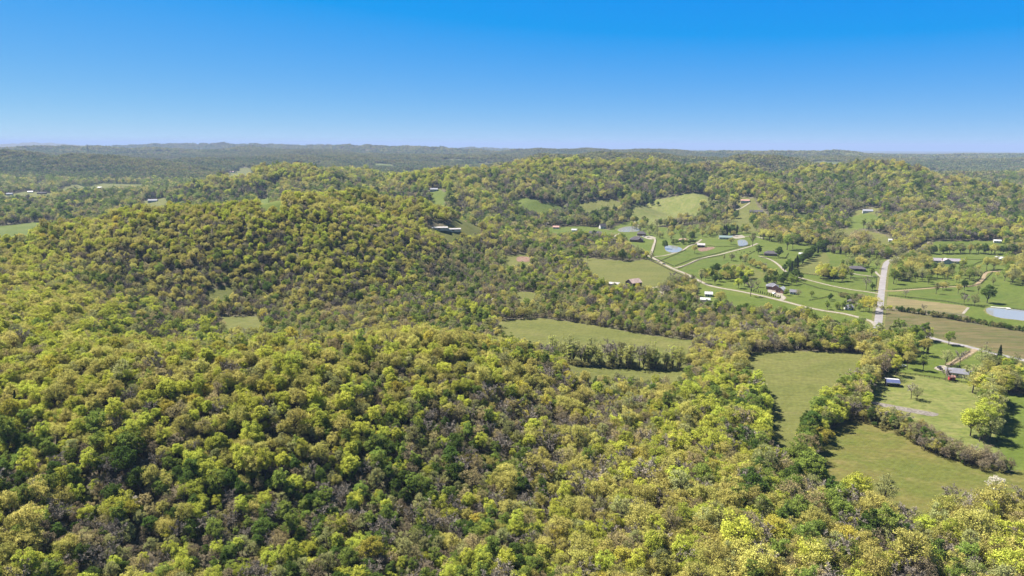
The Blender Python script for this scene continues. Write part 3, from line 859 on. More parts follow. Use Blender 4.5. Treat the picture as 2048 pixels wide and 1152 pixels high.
def make_cedar(seed, h, w, tufts, leaf):
    g = np.random.default_rng(seed)
    t = g.uniform(0, 1, tufts) ** 0.8
    z = h * (0.04 + 0.96 * t)
    prof = np.where(t < 0.12, t / 0.12, 1 - (t - 0.12) / 0.88) ** 0.75
    a = g.uniform(0, 6.283, tufts)
    tier = 0.82 + 0.18 * np.sin(z * 4.2 + a * 2)
    r = w / 2 * prof * tier * np.sqrt(g.uniform(0.45, 1.0, tufts))
    p = np.stack([r * np.cos(a), r * np.sin(a), z], 1)
    n = np.stack([np.cos(a), np.sin(a), np.full(tufts, 0.45)], 1)
    return leaf_quads(g, p, n, leaf, 0.7), tube([[0, 0, -0.8], [0, 0, h * 0.5], [0, 0, h * 0.95]], [0.22, 0.13, 0.03], 5)

KINDS = {}    # kind -> list of (crown mesh, trunk mesh, height, width)
PROTO = {'near': {}, 'mid': {}}
proto_col = bpy.data.collections.new('tree_kinds')
_proto_n = [0]

def add_proto(kind, lod, crown, wood, h, w):
    cm = mesh_np('crown_' + kind, crown[0], crown[1], None, LEAF[kind] if kind in LEAF else LEAF['mid'])
    tm = mesh_np('trunk_' + kind, wood[0], wood[1], None, M['bark'], smooth=True)
    nv = len(crown[0])
    jm = mesh_np('tree_' + kind, np.concatenate([crown[0], wood[0]]), np.concatenate([crown[1], wood[1] + nv]), None, [LEAF[kind], M['bark']])
    mi = np.zeros(len(crown[1]) + len(wood[1]), np.int32); mi[len(crown[1]):] = 1
    jm.polygons.foreach_set('material_index', mi)
    o = bpy.data.objects.new('kind_%03d' % _proto_n[0], jm)
    proto_col.objects.link(o)
    PROTO[lod].setdefault(kind, []).append((_proto_n[0], h, w, cm, tm))
    _proto_n[0] += 1

SPEC = {   # height, width, clear stem, lobes, clumps, leaves, tuft, spread, facing, bare twigs, gap
    'olive': (16.5, 12.5, 0.28, 24, 12, 10, 0.33, 1.0, 0.55, 2, 0.15),
    'bright': (17.0, 11.0, 0.22, 26, 13, 11, 0.35, 1.2, 0.6, 1, 0.08),
    'mid': (18.5, 9.4, 0.20, 26, 12, 10, 0.35, 1.3, 0.55, 1, 0.12),
    'dark': (16.0, 10.0, 0.15, 26, 13, 11, 0.36, 1.3, 0.6, 0, 0.05),
    'tan': (16.0, 11.5, 0.28, 22, 11, 8, 0.28, 0.9, 0.45, 4, 0.30),
    'sage': (16.5, 9.2, 0.22, 24, 11, 8, 0.30, 1.1, 0.5, 3, 0.22),
    'gold': (16.0, 11.5, 0.24, 24, 12, 10, 0.33, 1.0, 0.55, 2, 0.12),
    'white': (8.5, 7.0, 0.22, 16, 10, 8, 0.25, 1.0, 0.45, 3, 0.30),
    'russet': (13.5, 10.0, 0.20, 22, 10, 7, 0.27, 1.1, 0.45, 4, 0.32),
    'slim': (18.0, 6.6, 0.06, 28, 10, 8, 0.28, 1.6, 0.45, 2, 0.25),
    'brush': (5.5, 6.0, 0.06, 14, 9, 8, 0.28, 1.4, 0.5, 2, 0.15),
}
NVAR = 5
for kind, (h, w, base, lo, cl, lv, lf, sp, fl, br, gp) in SPEC.items():
    for k in range(NVAR):
        g = np.random.default_rng(100 + k)
        hh, ww = h * (1 + 0.10 * (k - 2) / 1.5), w * (1.14 - 0.32 * ((k * 7) % 5) / 4)
        sd = 1000 + k * 17 + len(kind) * 131 + ord(kind[0])
        c, wd = make_tree(sd, hh, ww, base * (0.8 + 0.3 * (k % 3) / 2), lo + (k % 3) - 1, cl, int(lv * 1.4), lf * 0.82, sp, fl, br, True, gp)
        add_proto(kind, 'near', c, wd, hh, ww)
        c, wd = make_tree(sd + 5, hh, ww, base * 0.9, 16, 8, 3, 0.64, sp, 0.45, 0, False, gp * 0.6)
        add_proto(kind, 'mid', c, wd, hh, ww)
for k in range(4):
    h, w = 15.5 + k, 10 + 0.7 * k
    c, wd = make_bare(400 + k, h, w, 0.22 + 0.03 * k)
    add_proto('grey', 'near', c, wd, h, w)
    c, wd = make_bare(400 + k, h, w, 0.22 + 0.03 * k, 6, 4, 4)
    add_proto('grey', 'mid', c, wd, h, w)
for k in range(3):
    h, w = 11 + k, 5.0 - 0.4 * k
    c, wd = make_cedar(500 + k, h, w, 1500, 0.34)
    add_proto('cedar', 'near', c, wd, h, w)
    c, wd = make_cedar(520 + k, h, w, 240, 0.75)
    add_proto('cedar', 'mid', c, wd, h, w)

# far woods: blocks of small crowns, leaves darkened in place of the crown shade they lack
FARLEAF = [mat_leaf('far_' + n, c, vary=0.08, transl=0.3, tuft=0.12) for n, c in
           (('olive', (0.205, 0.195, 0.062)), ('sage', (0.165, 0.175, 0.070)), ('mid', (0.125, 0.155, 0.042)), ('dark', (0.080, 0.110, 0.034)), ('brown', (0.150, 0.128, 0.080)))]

def make_block(seed, size, n, pr):
    g = np.random.default_rng(seed)
    s = int(round(math.sqrt(n)))
    V, Q, MI = [], [], []
    pr = np.array(pr) / sum(pr)
    for i in range(s):
        for j in range(s):
            x = (i + 0.5 + g.uniform(-0.45, 0.45)) / s * size - size / 2
            y = (j + 0.5 + g.uniform(-0.45, 0.45)) / s * size - size / 2
            r = size / s * g.uniform(0.42, 0.78); h = g.uniform(9, 17)
            k = 18
            d = unit(g.normal(0, 1, (k, 3)) + np.array([0, 0, 0.55]))
            p = np.array([x, y, h - r * 0.75]) + d * np.array([r, r, r * 0.85])
            v, q = leaf_quads(g, p, d, r * 0.55, 0.8)
            Q.append(q + sum(len(a) for a in V)); V.append(v)
            MI.append(np.full(len(q), g.choice(len(FARLEAF), p=pr)))
    me = mesh_np('far_wood', np.concatenate(V), np.concatenate(Q), None, FARLEAF)
    me.polygons.foreach_set('material_index', np.concatenate(MI).astype(np.int32))
    o = bpy.data.objects.new('kind_%03d' % _proto_n[0], me)
    proto_col.objects.link(o)
    _proto_n[0] += 1
    return _proto_n[0] - 1
BLOCKS_RIDGE = [make_block(900 + k, 46.0, 36, (0.42, 0.22, 0.18, 0.06, 0.12)) for k in range(4)]  # lighter mix for ridges, darker for hollows: relief shading put into colour
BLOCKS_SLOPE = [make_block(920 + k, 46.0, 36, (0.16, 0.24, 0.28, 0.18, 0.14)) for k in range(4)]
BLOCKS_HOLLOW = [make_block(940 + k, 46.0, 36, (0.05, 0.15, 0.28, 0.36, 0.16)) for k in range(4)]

# ------------------------------------------------------------------ what the survey point can see (with a margin)
_AB = np.linspace(-R(46), R(46), 460)
_RB = np.concatenate([np.linspace(100, 1500, 281), np.geomspace(1510, 20000, 260)])
_a2, _r2 = np.meshgrid(_AB, _RB, indexing='ij')
_tan = (H(_r2 * np.sin(_a2), _r2 * np.cos(_a2)) + 5.0 - CAM_H) / _r2
_run = np.maximum.accumulate(_tan, axis=1)
_run = np.minimum(_run, np.minimum(np.roll(_run, 2, 0), np.roll(_run, -2, 0)))

def visible(x, y, z, top):
    a = np.arctan2(x, y); r = np.hypot(x, y)
    ia = np.clip(np.searchsorted(_AB, a), 0, len(_AB) - 1)
    ir = np.clip(np.searchsorted(_RB, r * 0.97 - 12) - 1, 0, len(_RB) - 1)
    ok = (z + top - CAM_H) / r > _run[ia, ir] - 0.004
    return ok & (np.abs(a) < R(42.5))

# farm land where trees stand only in the surveyed rows and hedges
HEDGED = [poly([(1768, 590), (1930, 610), (2300, 640), (2300, 760), (2048, 722), (1870, 676), (1800, 652), (1762, 645)]),
          poly([(1800, 700), (1866, 680), (2048, 722), (2300, 780), (2300, 1010), (2060, 950), (2010, 946), (1895, 913), (1793, 853), (1735, 836), (1742, 800), (1776, 745)])]
KEEP = []       # (x, y, radius): clear ground round buildings

def clear_of_open(x, y, road_margin=3.0):
    ok = np.ones(x.shape, bool)
    for pg in OPEN_XY:
        ok &= ~inside(pg, x, y)
    for ln, wd in ROAD_XY:
        lo, hi = ln.min(0) - 15, ln.max(0) + 15
        m = np.nonzero(ok & (x > lo[0]) & (x < hi[0]) & (y > lo[1]) & (y < hi[1]))[0]
        if len(m):
            ok[m] &= line_dist(ln, x[m], y[m]) > wd / 2 + road_margin
    for sm in YARDS + HEDGED:
        ok &= ~inside(sm, x, y)
    for (kx, ky, kr) in KEEP:
        ok &= np.hypot(x - kx, y - ky) > kr
    return ok

def jitter_grid(x0, x1, y0, y1, s, j=0.46):
    gx, gy = np.meshgrid(np.arange(x0, x1, s), np.arange(y0, y1, s))
    gx = gx + rng.uniform(-j, j, gx.shape) * s + (np.arange(gx.shape[0]) % 2)[:, None] * s * 0.5
    gy = gy + rng.uniform(-j, j, gy.shape) * s
    x, y = gx.ravel(), gy.ravel()
    m = (np.abs(np.arctan2(x, y)) < R(43)) 
    return x[m], y[m]

MIX = ['olive', 'bright', 'mid', 'dark', 'tan', 'sage', 'gold', 'grey', 'russet', 'white', 'cedar']

def choose_kind(x, y, z):
    """the mix of trees drifts over the slopes, and in part stands in for slope and distance shading"""
    n1 = perlin(x / 95 + 40, y / 95 + 12); n2 = perlin(x / 60 + 3, y / 60 + 70); n3 = perlin(x / 150 + 9, y / 150 + 33)
    left = np.clip((250 - x) / 500, 0, 1) * np.clip(z / 30, 0, 1)      # warm oaks on the hills; bright kinds also stand in for sunlit left slopes
    creek = np.clip((18 - z) / 12, 0, 1) * np.clip((y - 480) / 120, 0, 1) * np.clip((1100 - y) / 200, 0, 1)   # greyer bottom land
    crest = np.clip((z - 40) / 40, 0, 1)
    # ridges stand out from the mean of the ground round them: dry yellow oaks up there, darker and barer woods in the hollows, which also paints in slope light and shade
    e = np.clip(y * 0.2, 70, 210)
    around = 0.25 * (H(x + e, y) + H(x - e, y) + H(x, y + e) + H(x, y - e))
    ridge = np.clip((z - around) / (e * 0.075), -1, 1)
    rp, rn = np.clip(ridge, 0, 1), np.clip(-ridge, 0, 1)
    W = np.stack([
        0.28 + 0.20 * left + 0.34 * n1 - 0.08 * creek,
        0.18 + 0.28 * left + 0.42 * n3 - 0.14 * creek,
        0.15 - 0.32 * n1 + 0.08 * creek - 0.05 * left,
        0.075 - 0.22 * n1 - 0.05 * left,
        0.10 + 0.22 * n2 - 0.05 * left + 0.02 * creek,
        0.15 - 0.10 * n3 + 0.16 * creek,
        0.02 + 0.05 * crest + 0.03 * n2,
        0.13 + 0.22 * n2 + 0.06 * creek - 0.05 * crest,
        0.10 + 0.14 * n2 + 0.05 * creek,
        np.full_like(x, 0.006), np.full_like(x, 0.010)], 0)
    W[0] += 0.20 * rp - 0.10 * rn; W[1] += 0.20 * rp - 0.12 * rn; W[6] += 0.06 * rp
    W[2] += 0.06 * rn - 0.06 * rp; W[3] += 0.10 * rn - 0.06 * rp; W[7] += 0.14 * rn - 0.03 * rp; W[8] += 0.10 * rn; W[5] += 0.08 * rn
    f = np.clip((y - 1050) / 350, 0, 1) * (1 - 0.45 * rp)  # farther woods turn to darker kinds, standing in for crown self-shade
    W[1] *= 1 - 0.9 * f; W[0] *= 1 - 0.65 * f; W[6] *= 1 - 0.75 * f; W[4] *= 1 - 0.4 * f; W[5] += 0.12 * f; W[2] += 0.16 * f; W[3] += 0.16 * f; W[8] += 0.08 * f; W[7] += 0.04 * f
    W = np.clip(W, 0.004, None); W /= W.sum(0)
    c = np.cumsum(W, 0)
    return (rng.uniform(0, 1, len(x))[None] > c).sum(0).clip(0, len(MIX) - 1)

TREES = dict(x=[], y=[], z=[], kind=[], h=[], lod=[], fixed=[])
def put(x, y, kind, h, fixed=False):
    TREES['x'].append(x); TREES['y'].append(y); TREES['kind'].append(kind); TREES['h'].append(h); TREES['fixed'].append(fixed)

# ---- buildings: kind of object, label, pixel of the foot, turn of the ridge from the picture's horizontal (deg), length px, width m, wall m, rise m, roof shape, wall, roof, windows
HOUSES = [
    ('house', 'long low ranch house with blue-grey hip roof behind the paddock', 1928, 753, -7, 62, 9.5, 2.9, 2.2, 'hip', 'cream', 'slate', 5),
    ('barn', 'dark timber barn with pale rusty roof on the hay meadow', 1267, 574, 38, 25, 11.0, 5.6, 3.4, 'gable', 'darkwood', 'rusty', 0),
    ('shed', 'low grey shed with pale roof left of the dark barn', 1229, 572, -14, 20, 5.0, 2.6, 1.4, 'gable', 'darkwood', 'pale', 0),
    ('house', 'white house with white metal roof beside the big bare tree', 1417, 592, -4, 14, 6.5, 2.6, 1.7, 'gable', 'white', 'whitemetal', 3),
    ('outbuilding', 'wide white-roofed outbuilding in front of the white house', 1410, 603, -4, 18, 6.0, 2.4, 1.3, 'gable', 'white', 'whitemetal', 2),
    ('house', 'brick house with grey roof and white forecourt beside the clipped evergreens', 1544, 578, -8, 22, 9.0, 3.4, 3.2, 'hip', 'brick', 'slate', 3),
    ('garage', 'brick garage with pale roof panels joined behind the forecourt', 1562, 585, 62, 18, 8.0, 3.2, 2.8, 'gable', 'brick', 'slatepale', 2),
    ('cottage', 'small blue-grey cottage right of the brick garage', 1586, 588, -8, 12, 5.5, 2.6, 2.0, 'gable', 'white', 'slate', 2),
    ('house', 'large dark-roofed house on the lawn below the far pond', 1273, 483, -6, 26, 13.0, 3.6, 4.6, 'hip', 'brick', 'dark', 4),
    ('house', 'dark-roofed house behind the large house, next to the parked cars', 1283, 471, -4, 17, 10.0, 3.4, 4.0, 'hip', 'brick', 'dark', 3),
    ('barn', 'small dark barn with silvery roof beside the red earth paddock', 1402, 494, -5, 14, 8.0, 3.4, 2.2, 'gable', 'darkwood', 'pale', 0),
    ('house', 'low brown-roofed house above the round pond', 1367, 483, -6, 18, 8.0, 2.8, 2.2, 'hip', 'brick', 'brown', 3),
    ('house', 'long house with grey-green roof in front of the dark evergreens', 1451, 478, -3, 25, 9.0, 3.0, 2.4, 'gable', 'cream', 'green', 4),
    ('house', 'dark grey hip-roofed house on the lawn left of the evergreen row', 1541, 511, -5, 24, 9.0, 3.2, 3.4, 'hip', 'brick', 'dark', 3),
    ('shed', 'small white shed at the top of the evergreen row', 1602, 512, -10, 8, 5.0, 3.0, 1.6, 'gable', 'darkwood', 'whitemetal', 1),
    ('house', 'low dark-roofed house between trees left of the paved road', 1713, 541, -4, 31, 9.0, 2.8, 2.8, 'hip', 'darkwood', 'dark', 4),
    ('house', 'white-roofed navy house at the right edge of the pasture', 2008, 522, -5, 30, 9.0, 3.0, 2.4, 'gable', 'navy', 'whitemetal', 3),
    ('house', 'small dark house at the end of the drive by the brown tree', 1700, 606, -20, 9, 5.0, 2.4, 1.6, 'hip', 'navy', 'dark', 1),
    ('house', 'blue-roofed house half hidden behind the round green tree', 1697, 619, 30, 12, 6.0, 2.6, 1.8, 'gable', 'white', 'slate', 2),
    ('house', 'steep dark-roofed house among trees left of the far pond', 1205, 457, 20, 12, 8.0, 4.5, 4.5, 'gable', 'white', 'dark', 2),
    ('house', 'wide dark-roofed house in the trees below the steep one', 1190, 470, -6, 34, 10.0, 3.0, 3.4, 'hip', 'brick', 'dark', 4),
    ('shed', 'white-roofed shed on the lawn left of the wide dark house', 1149, 463, -4, 11, 7.0, 2.8, 1.8, 'gable', 'white', 'whitemetal', 1),
    ('house', 'pinkish-roofed house farther left across the lawn', 1112, 457, -5, 12, 8.0, 2.8, 2.0, 'gable', 'white', 'rosy', 2),
    ('shed', 'tiny white shed at the left end of that lawn', 1084, 456, -5, 6, 5.0, 2.6, 1.5, 'gable', 'white', 'whitemetal', 1),
    ('barn', 'long pale-roofed barn at the foot of the wooded hump', 878, 458, 4, 34, 8.0, 2.0, 1.1, 'gable', 'cream', 'pale', 0),
    ('barn', 'second long pale-roofed barn, the right-hand one of the pair', 906, 461, 10, 30, 7.0, 2.0, 1.0, 'gable', 'cream', 'pale', 0),
    ('house', 'white hillside house in a small green clearing', 868, 382, -5, 15, 9.0, 4.0, 2.6, 'gable', 'white', 'slatepale', 2),
    ('house', 'red-roofed house high on the far hillside', 1490, 404, -4, 16, 9.0, 3.2, 2.2, 'gable', 'cream', 'rosy', 2),
    ('house', 'dark house with white end on the far hillside lawn', 1512, 427, -4, 24, 9.0, 3.6, 3.4, 'gable', 'darkwood', 'dark', 2),
    ('house', 'white house above the small pasture under the right-hand hill', 1735, 425, -4, 18, 9.0, 3.6, 3.0, 'gable', 'white', 'slatepale', 2),
    ('shed', 'tiny white shed at the right end of the sloping pasture', 1780, 483, -4, 6, 5.0, 2.6, 1.5, 'gable', 'white', 'whitemetal', 1),
    ('shed', 'long tan-roofed shed in the trees above the paved road', 1749, 505, -4, 13, 7.0, 2.8, 1.6, 'gable', 'cream', 'rosy', 1),
    ('house', 'white-roofed house where the paved road meets the woods', 1804, 501, -6, 12, 7.0, 2.8, 2.0, 'gable', 'white', 'whitemetal', 1),
    ('shed', 'white-roofed shed on the long pasture under the right knob', 1994, 485, -4, 12, 7.0, 2.8, 1.6, 'gable', 'white', 'whitemetal', 1),
    ('house', 'white two-storey house at the far left field', 20, 391, -4, 10, 9.0, 5.0, 2.4, 'gable', 'white', 'slatepale', 2),
    ('shed', 'white-roofed shed in the far left field', 61, 385, -4, 9, 7.0, 2.6, 1.6, 'gable', 'white', 'whitemetal', 1),
    ('shed', 'dark low shed right of the white-roofed one in the far field', 84, 388, -4, 16, 8.0, 3.0, 1.8, 'gable', 'darkwood', 'dark', 1),
    ('barn', 'pale-roofed barn alone in the long far field', 200, 377, -4, 7, 8.0, 3.4, 2.0, 'gable', 'darkwood', 'whitemetal', 0),
    ('house', 'pale blue-grey house in the woods left of the knoll', 306, 404, -6, 17, 10.0, 4.0, 2.6, 'gable', 'white', 'slatepale', 2),
    ('house', 'pink-roofed house on the knoll top field', 460, 345, -4, 15, 10.0, 3.6, 2.4, 'gable', 'white', 'rosy', 2),
]
HOUSE_AT = []
for hrow in HOUSES:
    p = at(hrow[2], hrow[3])
    L = hrow[5] * project(p)[2] / FPX
    HOUSE_AT.append((p, L))
    KEEP.append((p[0], p[1], L / 2 + 4))
    dn = math.hypot(p[0], p[1])
    if 'barn' in hrow[1] and hrow[2] < 1000: continue
    KEEP.append((p[0] * (1 - 12 / dn), p[1] * (1 - 12 / dn), L / 2 + 5))
STABLE_AT = at(1893, 526)
KEEP.append((STABLE_AT[0], STABLE_AT[1], 26))
SHED_AT = at(1784, 771)
KEEP.append((SHED_AT[0], SHED_AT[1], 9))
for (u, v, rad) in [(1267, 580, 11), (1250, 578, 10), (1285, 580, 9), (1232, 577, 10), (1415, 608, 10), (1425, 606, 9), (1300, 580, 8), (1316, 584, 8)]:
    p = at(u, v); KEEP.append((p[0], p[1], rad))

# ---- single trees and tree lines in the farm land (u, v of the foot, height in pixels, kind)
LONE = [
    (1897, 690, 28, 'mid'), (1855, 706, 16, 'cedar'), (1814, 738, 35, 'olive'), (1846, 742, 33, 'mid'), (1891, 730, 28, 'sage'), (1919, 735, 32, 'grey'),
    (1966, 742, 42, 'sage'), (1891, 761, 26, 'grey'), (1997, 725, 32, 'cedar'), (1946, 767, 25, 'dark'), (1763, 757, 48, 'russet'), (1822, 797, 28, 'grey'), (1834, 800, 25, 'sage'),
    (1962, 878, 62, 'bright'), (1972, 845, 58, 'sage'), (1982, 818, 50, 'olive'), (1972, 800, 48, 'bright'), (1940, 872, 52, 'bright'),
    (1713, 1024, 74, 'bright'), (1768, 1012, 56, 'sage'), (1985, 1052, 78, 'olive'), (1897, 1018, 46, 'grey'), (1640, 990, 50, 'bright'),
    (1285, 1012, 34, 'white'), (1338, 1036, 28, 'white'), (1515, 1034, 24, 'white'), (1990, 990, 36, 'white'), (1935, 1078, 40, 'white'), (1862, 1088, 34, 'white'), (858, 1020, 26, 'white'),
    (1973, 540, 23, 'olive'), (1928, 609, 21, 'grey'), (1948, 612, 21, 'sage'), (1974, 606, 34, 'dark'), (1986, 570, 14, 'sage'), (1995, 555, 10, 'olive'), (2009, 562, 26, 'mid'), (2026, 558, 28, 'sage'),
    (1872, 588, 23, 'sage'), (1885, 580, 15, 'olive'), (1892, 579, 15, 'sage'), (1916, 587, 18, 'olive'), (1928, 581, 21, 'dark'), (1956, 587, 17, 'sage'), (1866, 549, 23, 'mid'), (1877, 549, 15, 'olive'),
    (1882, 553, 17, 'sage'), (1889, 556, 20, 'olive'), (1906, 544, 18, 'sage'), (1925, 537, 19, 'bright'), (1922, 556, 15, 'olive'), (1934, 556, 16, 'dark'), (1947, 558, 18, 'sage'),
    (1787, 568, 29, 'mid'), (1800, 561, 24, 'dark'), (1816, 563, 17, 'sage'), (1830, 562, 19, 'mid'), (1844, 563, 25, 'sage'), (1856, 568, 21, 'mid'), (1811, 595, 15, 'grey'), (1732, 580, 23, 'grey'),
    (1745, 581, 14, 'dark'), (1701, 559, 19, 'mid'), (1686, 563, 14, 'bright'), (1743, 553, 19, 'mid'), (1738, 624, 29, 'gold'), (1752, 612, 11, 'cedar'), (1718, 622, 13, 'mid'), (1685, 619, 15, 'mid'),
    (1707, 611, 14, 'russet'), (1722, 604, 16, 'russet'), (1711, 602, 15, 'dark'), (1730, 604, 13, 'grey'), (1847, 624, 14, 'grey'),
    (1623, 594, 12, 'mid'), (1596, 593, 14, 'russet'), (1572, 591, 13, 'mid'), (1534, 570, 16, 'dark'), (1548, 569, 15, 'dark'), (1565, 566, 19, 'dark'), (1579, 564, 17, 'mid'), (1516, 574, 13, 'sage'), (1501, 593, 31, 'grey'),
    (1655, 619, 16, 'mid'), (1674, 619, 14, 'mid'), (1341, 575, 22, 'sage'), (1378, 590, 17, 'olive'), (1402, 567, 29, 'sage'), (1430, 569, 18, 'dark'), (1477, 577, 19, 'bright'), (1488, 573, 20, 'dark'), (1440, 611, 28, 'olive'),
    (1389, 507, 15, 'olive'), (1329, 498, 16, 'dark'), (1383, 481, 16, 'dark'), (1505, 492, 26, 'sage'), (1462, 489, 12, 'olive'), (1516, 509, 17, 'dark'), (1558, 515, 19, 'dark'), (1591, 481, 18, 'gold'),
    (1574, 500, 30, 'mid'), (1585, 498, 25, 'sage'), (1625, 485, 12, 'dark'), (1494, 466, 15, 'olive'), (1175, 521, 9, 'mid'), (1316, 412, 8, 'dark'), (1289, 441, 9, 'mid'), (1245, 522, 22, 'dark'),
]
for (u, v, hp, kd) in LONE:
    p = at(u, v)
    put(p[0], p[1], kd, hp * project(p)[2] / FPX * 1.15, True)

def band(px, width, n, hp, kinds, fixed=False):
    ln = smooth_line(np.array([at(*p)[:2] for p in px]), 2.0)
    for i in range(n):
        q = ln[int((i + random.uniform(0.2, 0.8)) / n * (len(ln) - 1))]
        x, y = q[0] + random.uniform(-.5, .5) * width, q[1] + random.uniform(-.5, .5) * width
        put(x, y, random.choice(kinds), hp * random.uniform(0.82, 1.25) * y / FPX, fixed)

def scatter(px, n, hp, kinds):
    n = int(n * 1.9)
    pg = poly(px); lo, hi = pg.min(0), pg.max(0); k = 0
    for _ in range(n * 12):
        x, y = random.uniform(lo[0], hi[0]), random.uniform(lo[1], hi[1])
        if inside(pg, np.array([x]), np.array([y]))[0]:
            put(x, y, random.choice(kinds), hp * random.uniform(0.8, 1.3) * y / FPX); k += 1
            if k == n: break

band([(1112, 720), (1140, 726), (1200, 730), (1260, 733), (1352, 737)], 9, 42, 44, ['slim', 'slim', 'slim', 'grey', 'sage'], True)
band([(1574, 547), (1600, 529), (1622, 514), (1648, 498)], 8, 34, 18, ['cedar', 'dark', 'dark'])
band([(1452, 520), (1485, 524), (1512, 535), (1530, 541)], 10, 16, 14, ['sage', 'grey', 'olive', 'mid'])
band([(1412, 556), (1440, 558), (1470, 556), (1500, 556)], 16, 18, 15, ['mid', 'olive', 'dark', 'sage', 'bright'])
band([(1524, 542), (1548, 556)], 12, 9, 16, ['mid', 'olive', 'sage'])
band([(1646, 552), (1660, 556), (1674, 556)], 14, 9, 22, ['sage', 'olive', 'dark', 'bright'])
band([(1692, 535), (1715, 532), (1745, 536)], 14, 14, 19, ['mid', 'sage', 'olive'])
band([(1722, 519), (1760, 516), (1800, 513)], 12, 20, 19, ['mid', 'sage', 'grey'])
band([(1650, 502), (1665, 506), (1685, 508)], 8, 10, 15, ['dark', 'russet', 'cedar'])
band([(1688, 486), (1710, 490), (1730, 492)], 40, 20, 24, ['russet', 'sage', 'olive', 'tan'])
band([(1860, 507), (1900, 507), (1950, 507), (2035, 508)], 14, 46, 18, ['sage', 'mid', 'olive', 'dark'])
band([(1795, 621), (1850, 630), (1930, 643), (2000, 655), (2070, 667)], 5, 120, 9.5, ['cedar', 'dark', 'dark', 'brush'])
band([(1345, 489), (1385, 487)], 10, 16, 9, ['mid', 'dark', 'olive'])
band([(1340, 466), (1400, 460), (1440, 452)], 24, 36, 13, ['sage', 'olive', 'russet', 'mid'])
band([(1440, 472), (1470, 468)], 14, 12, 18, ['cedar', 'dark'])
band([(1818, 703), (1800, 710), (1784, 722)], 18, 20, 36, ['bright', 'mid', 'olive'])
band([(1742, 718), (1760, 735), (1775, 750)], 14, 14, 34, ['olive', 'sage', 'bright', 'russet'])
band([(1735, 838), (1790, 855), (1830, 878), (1880, 904)], 10, 60, 31, ['russet', 'sage', 'grey', 'olive', 'dark'])
band([(1830, 880), (1880, 904), (1940, 924), (2005, 943)], 11, 74, 32, ['russet', 'russet', 'grey', 'tan', 'sage'])
band([(1735, 840), (1830, 882), (1940, 926), (2010, 946)], 8, 90, 11, ['brush', 'brush', 'dark'])
band([(1676, 838), (1640, 850)], 8, 3, 22, ['white'])
band([(1988, 925), (2012, 940)], 5, 4, 20, ['white', 'white', 'sage'])
band([(1790, 848), (1820, 862)], 5, 3, 20, ['white', 'sage'])
band([(1962, 785), (1978, 805), (1982, 845), (1962, 885)], 9, 30, 52, ['olive', 'sage', 'mid', 'sage', 'bright'])
band([(1985, 790), (1992, 830), (1985, 885)], 5, 14, 10, ['brush', 'dark'])
scatter([(1968, 742), (2060, 755), (2250, 790), (2250, 810), (2010, 788), (1972, 780)], 70, 36, ['sage', 'mid', 'olive', 'bright'])
band([(2010, 540), (2060, 560)], 30, 18, 26, ['mid', 'sage', 'olive'])
band([(1600, 470), (1640, 480)], 30, 14, 18, ['olive', 'dark', 'sage'])
band([(1680, 593), (1700, 597), (1722, 602)], 8, 10, 8, ['brush', 'dark'])
band([(1770, 620), (1782, 620)], 5, 5, 8, ['brush', 'bright'])
band([(1790, 560), (1845, 556)], 22, 14, 20, ['mid', 'sage', 'olive'])
band([(1135, 728), (1240, 733), (1350, 738)], 8, 60, 11, ['brush', 'brush', 'sage'])
band([(1300, 470), (1330, 478)], 12, 8, 12, ['sage', 'olive'])
band([(1150, 408), (1146, 432)], 26, 16, 14, ['dark', 'mid', 'sage'])
band([(1240, 424), (1262, 412), (1300, 402), (1350, 390), (1395, 384)], 26, 50, 12, ['olive', 'sage', 'mid', 'dark'])
scatter([(1395, 405), (1470, 395), (1480, 440), (1400, 455)], 50, 12, ['sage', 'mid', 'olive', 'dark'])
scatter([(1500, 440), (1560, 450), (1660, 462), (1690, 480), (1640, 492), (1560, 486), (1520, 470)], 95, 17, ['sage', 'mid', 'olive', 'dark', 'tan', 'gold'])
scatter([(1410, 460), (1480, 455), (1500, 466), (1440, 478)], 16, 13, ['sage', 'mid', 'olive'])
scatter([(1700, 500), (1790, 500), (1790, 515), (1700, 515)], 26, 16, ['sage', 'mid', 'olive'])
scatter([(1800, 522), (1850, 515), (1852, 550), (1792, 555)], 26, 19, ['sage', 'mid', 'olive'])
scatter([(1330, 474), (1440, 462), (1450, 472), (1340, 482)], 20, 14, ['sage', 'mid', 'olive'])
scatter([(1500, 440), (1560, 452), (1650, 462), (1690, 482), (1640, 496), (1570, 492), (1520, 478)], 110, 19, ['sage', 'mid', 'olive', 'dark', 'russet'])
scatter([(1640, 480), (1760, 495), (1770, 516), (1690, 515)], 40, 18, ['sage', 'mid', 'olive', 'russet'])
scatter([(1786, 535), (1850, 512), (1862, 545), (1790, 566)], 26, 22, ['sage', 'mid', 'olive'])
scatter([(1855, 540), (1960, 545), (1955, 562), (1860, 568)], 14, 19, ['sage', 'mid', 'olive'])
scatter([(1236, 440), (1300, 450), (1320, 470), (1290, 468), (1240, 452)], 20, 14, ['sage', 'mid', 'olive'])
scatter([(1520, 560), (1600, 555), (1610, 570), (1530, 576)], 10, 17, ['dark', 'mid', 'dark'])
scatter([(1400, 545), (1500, 545), (1505, 568), (1405, 566)], 16, 17, ['mid', 'olive', 'dark', 'bright'])
scatter([(1640, 548), (1700, 545), (1690, 566), (1640, 562)], 10, 20, ['sage', 'olive', 'bright'])
scatter([(2005, 530), (2080, 540), (2080, 575), (2010, 568)], 22, 28, ['mid', 'sage', 'olive'])
scatter([(1660, 596), (1730, 606), (1728, 625), (1650, 622)], 12, 13, ['mid', 'dark', 'sage'])
n_fix = len(TREES['x'])

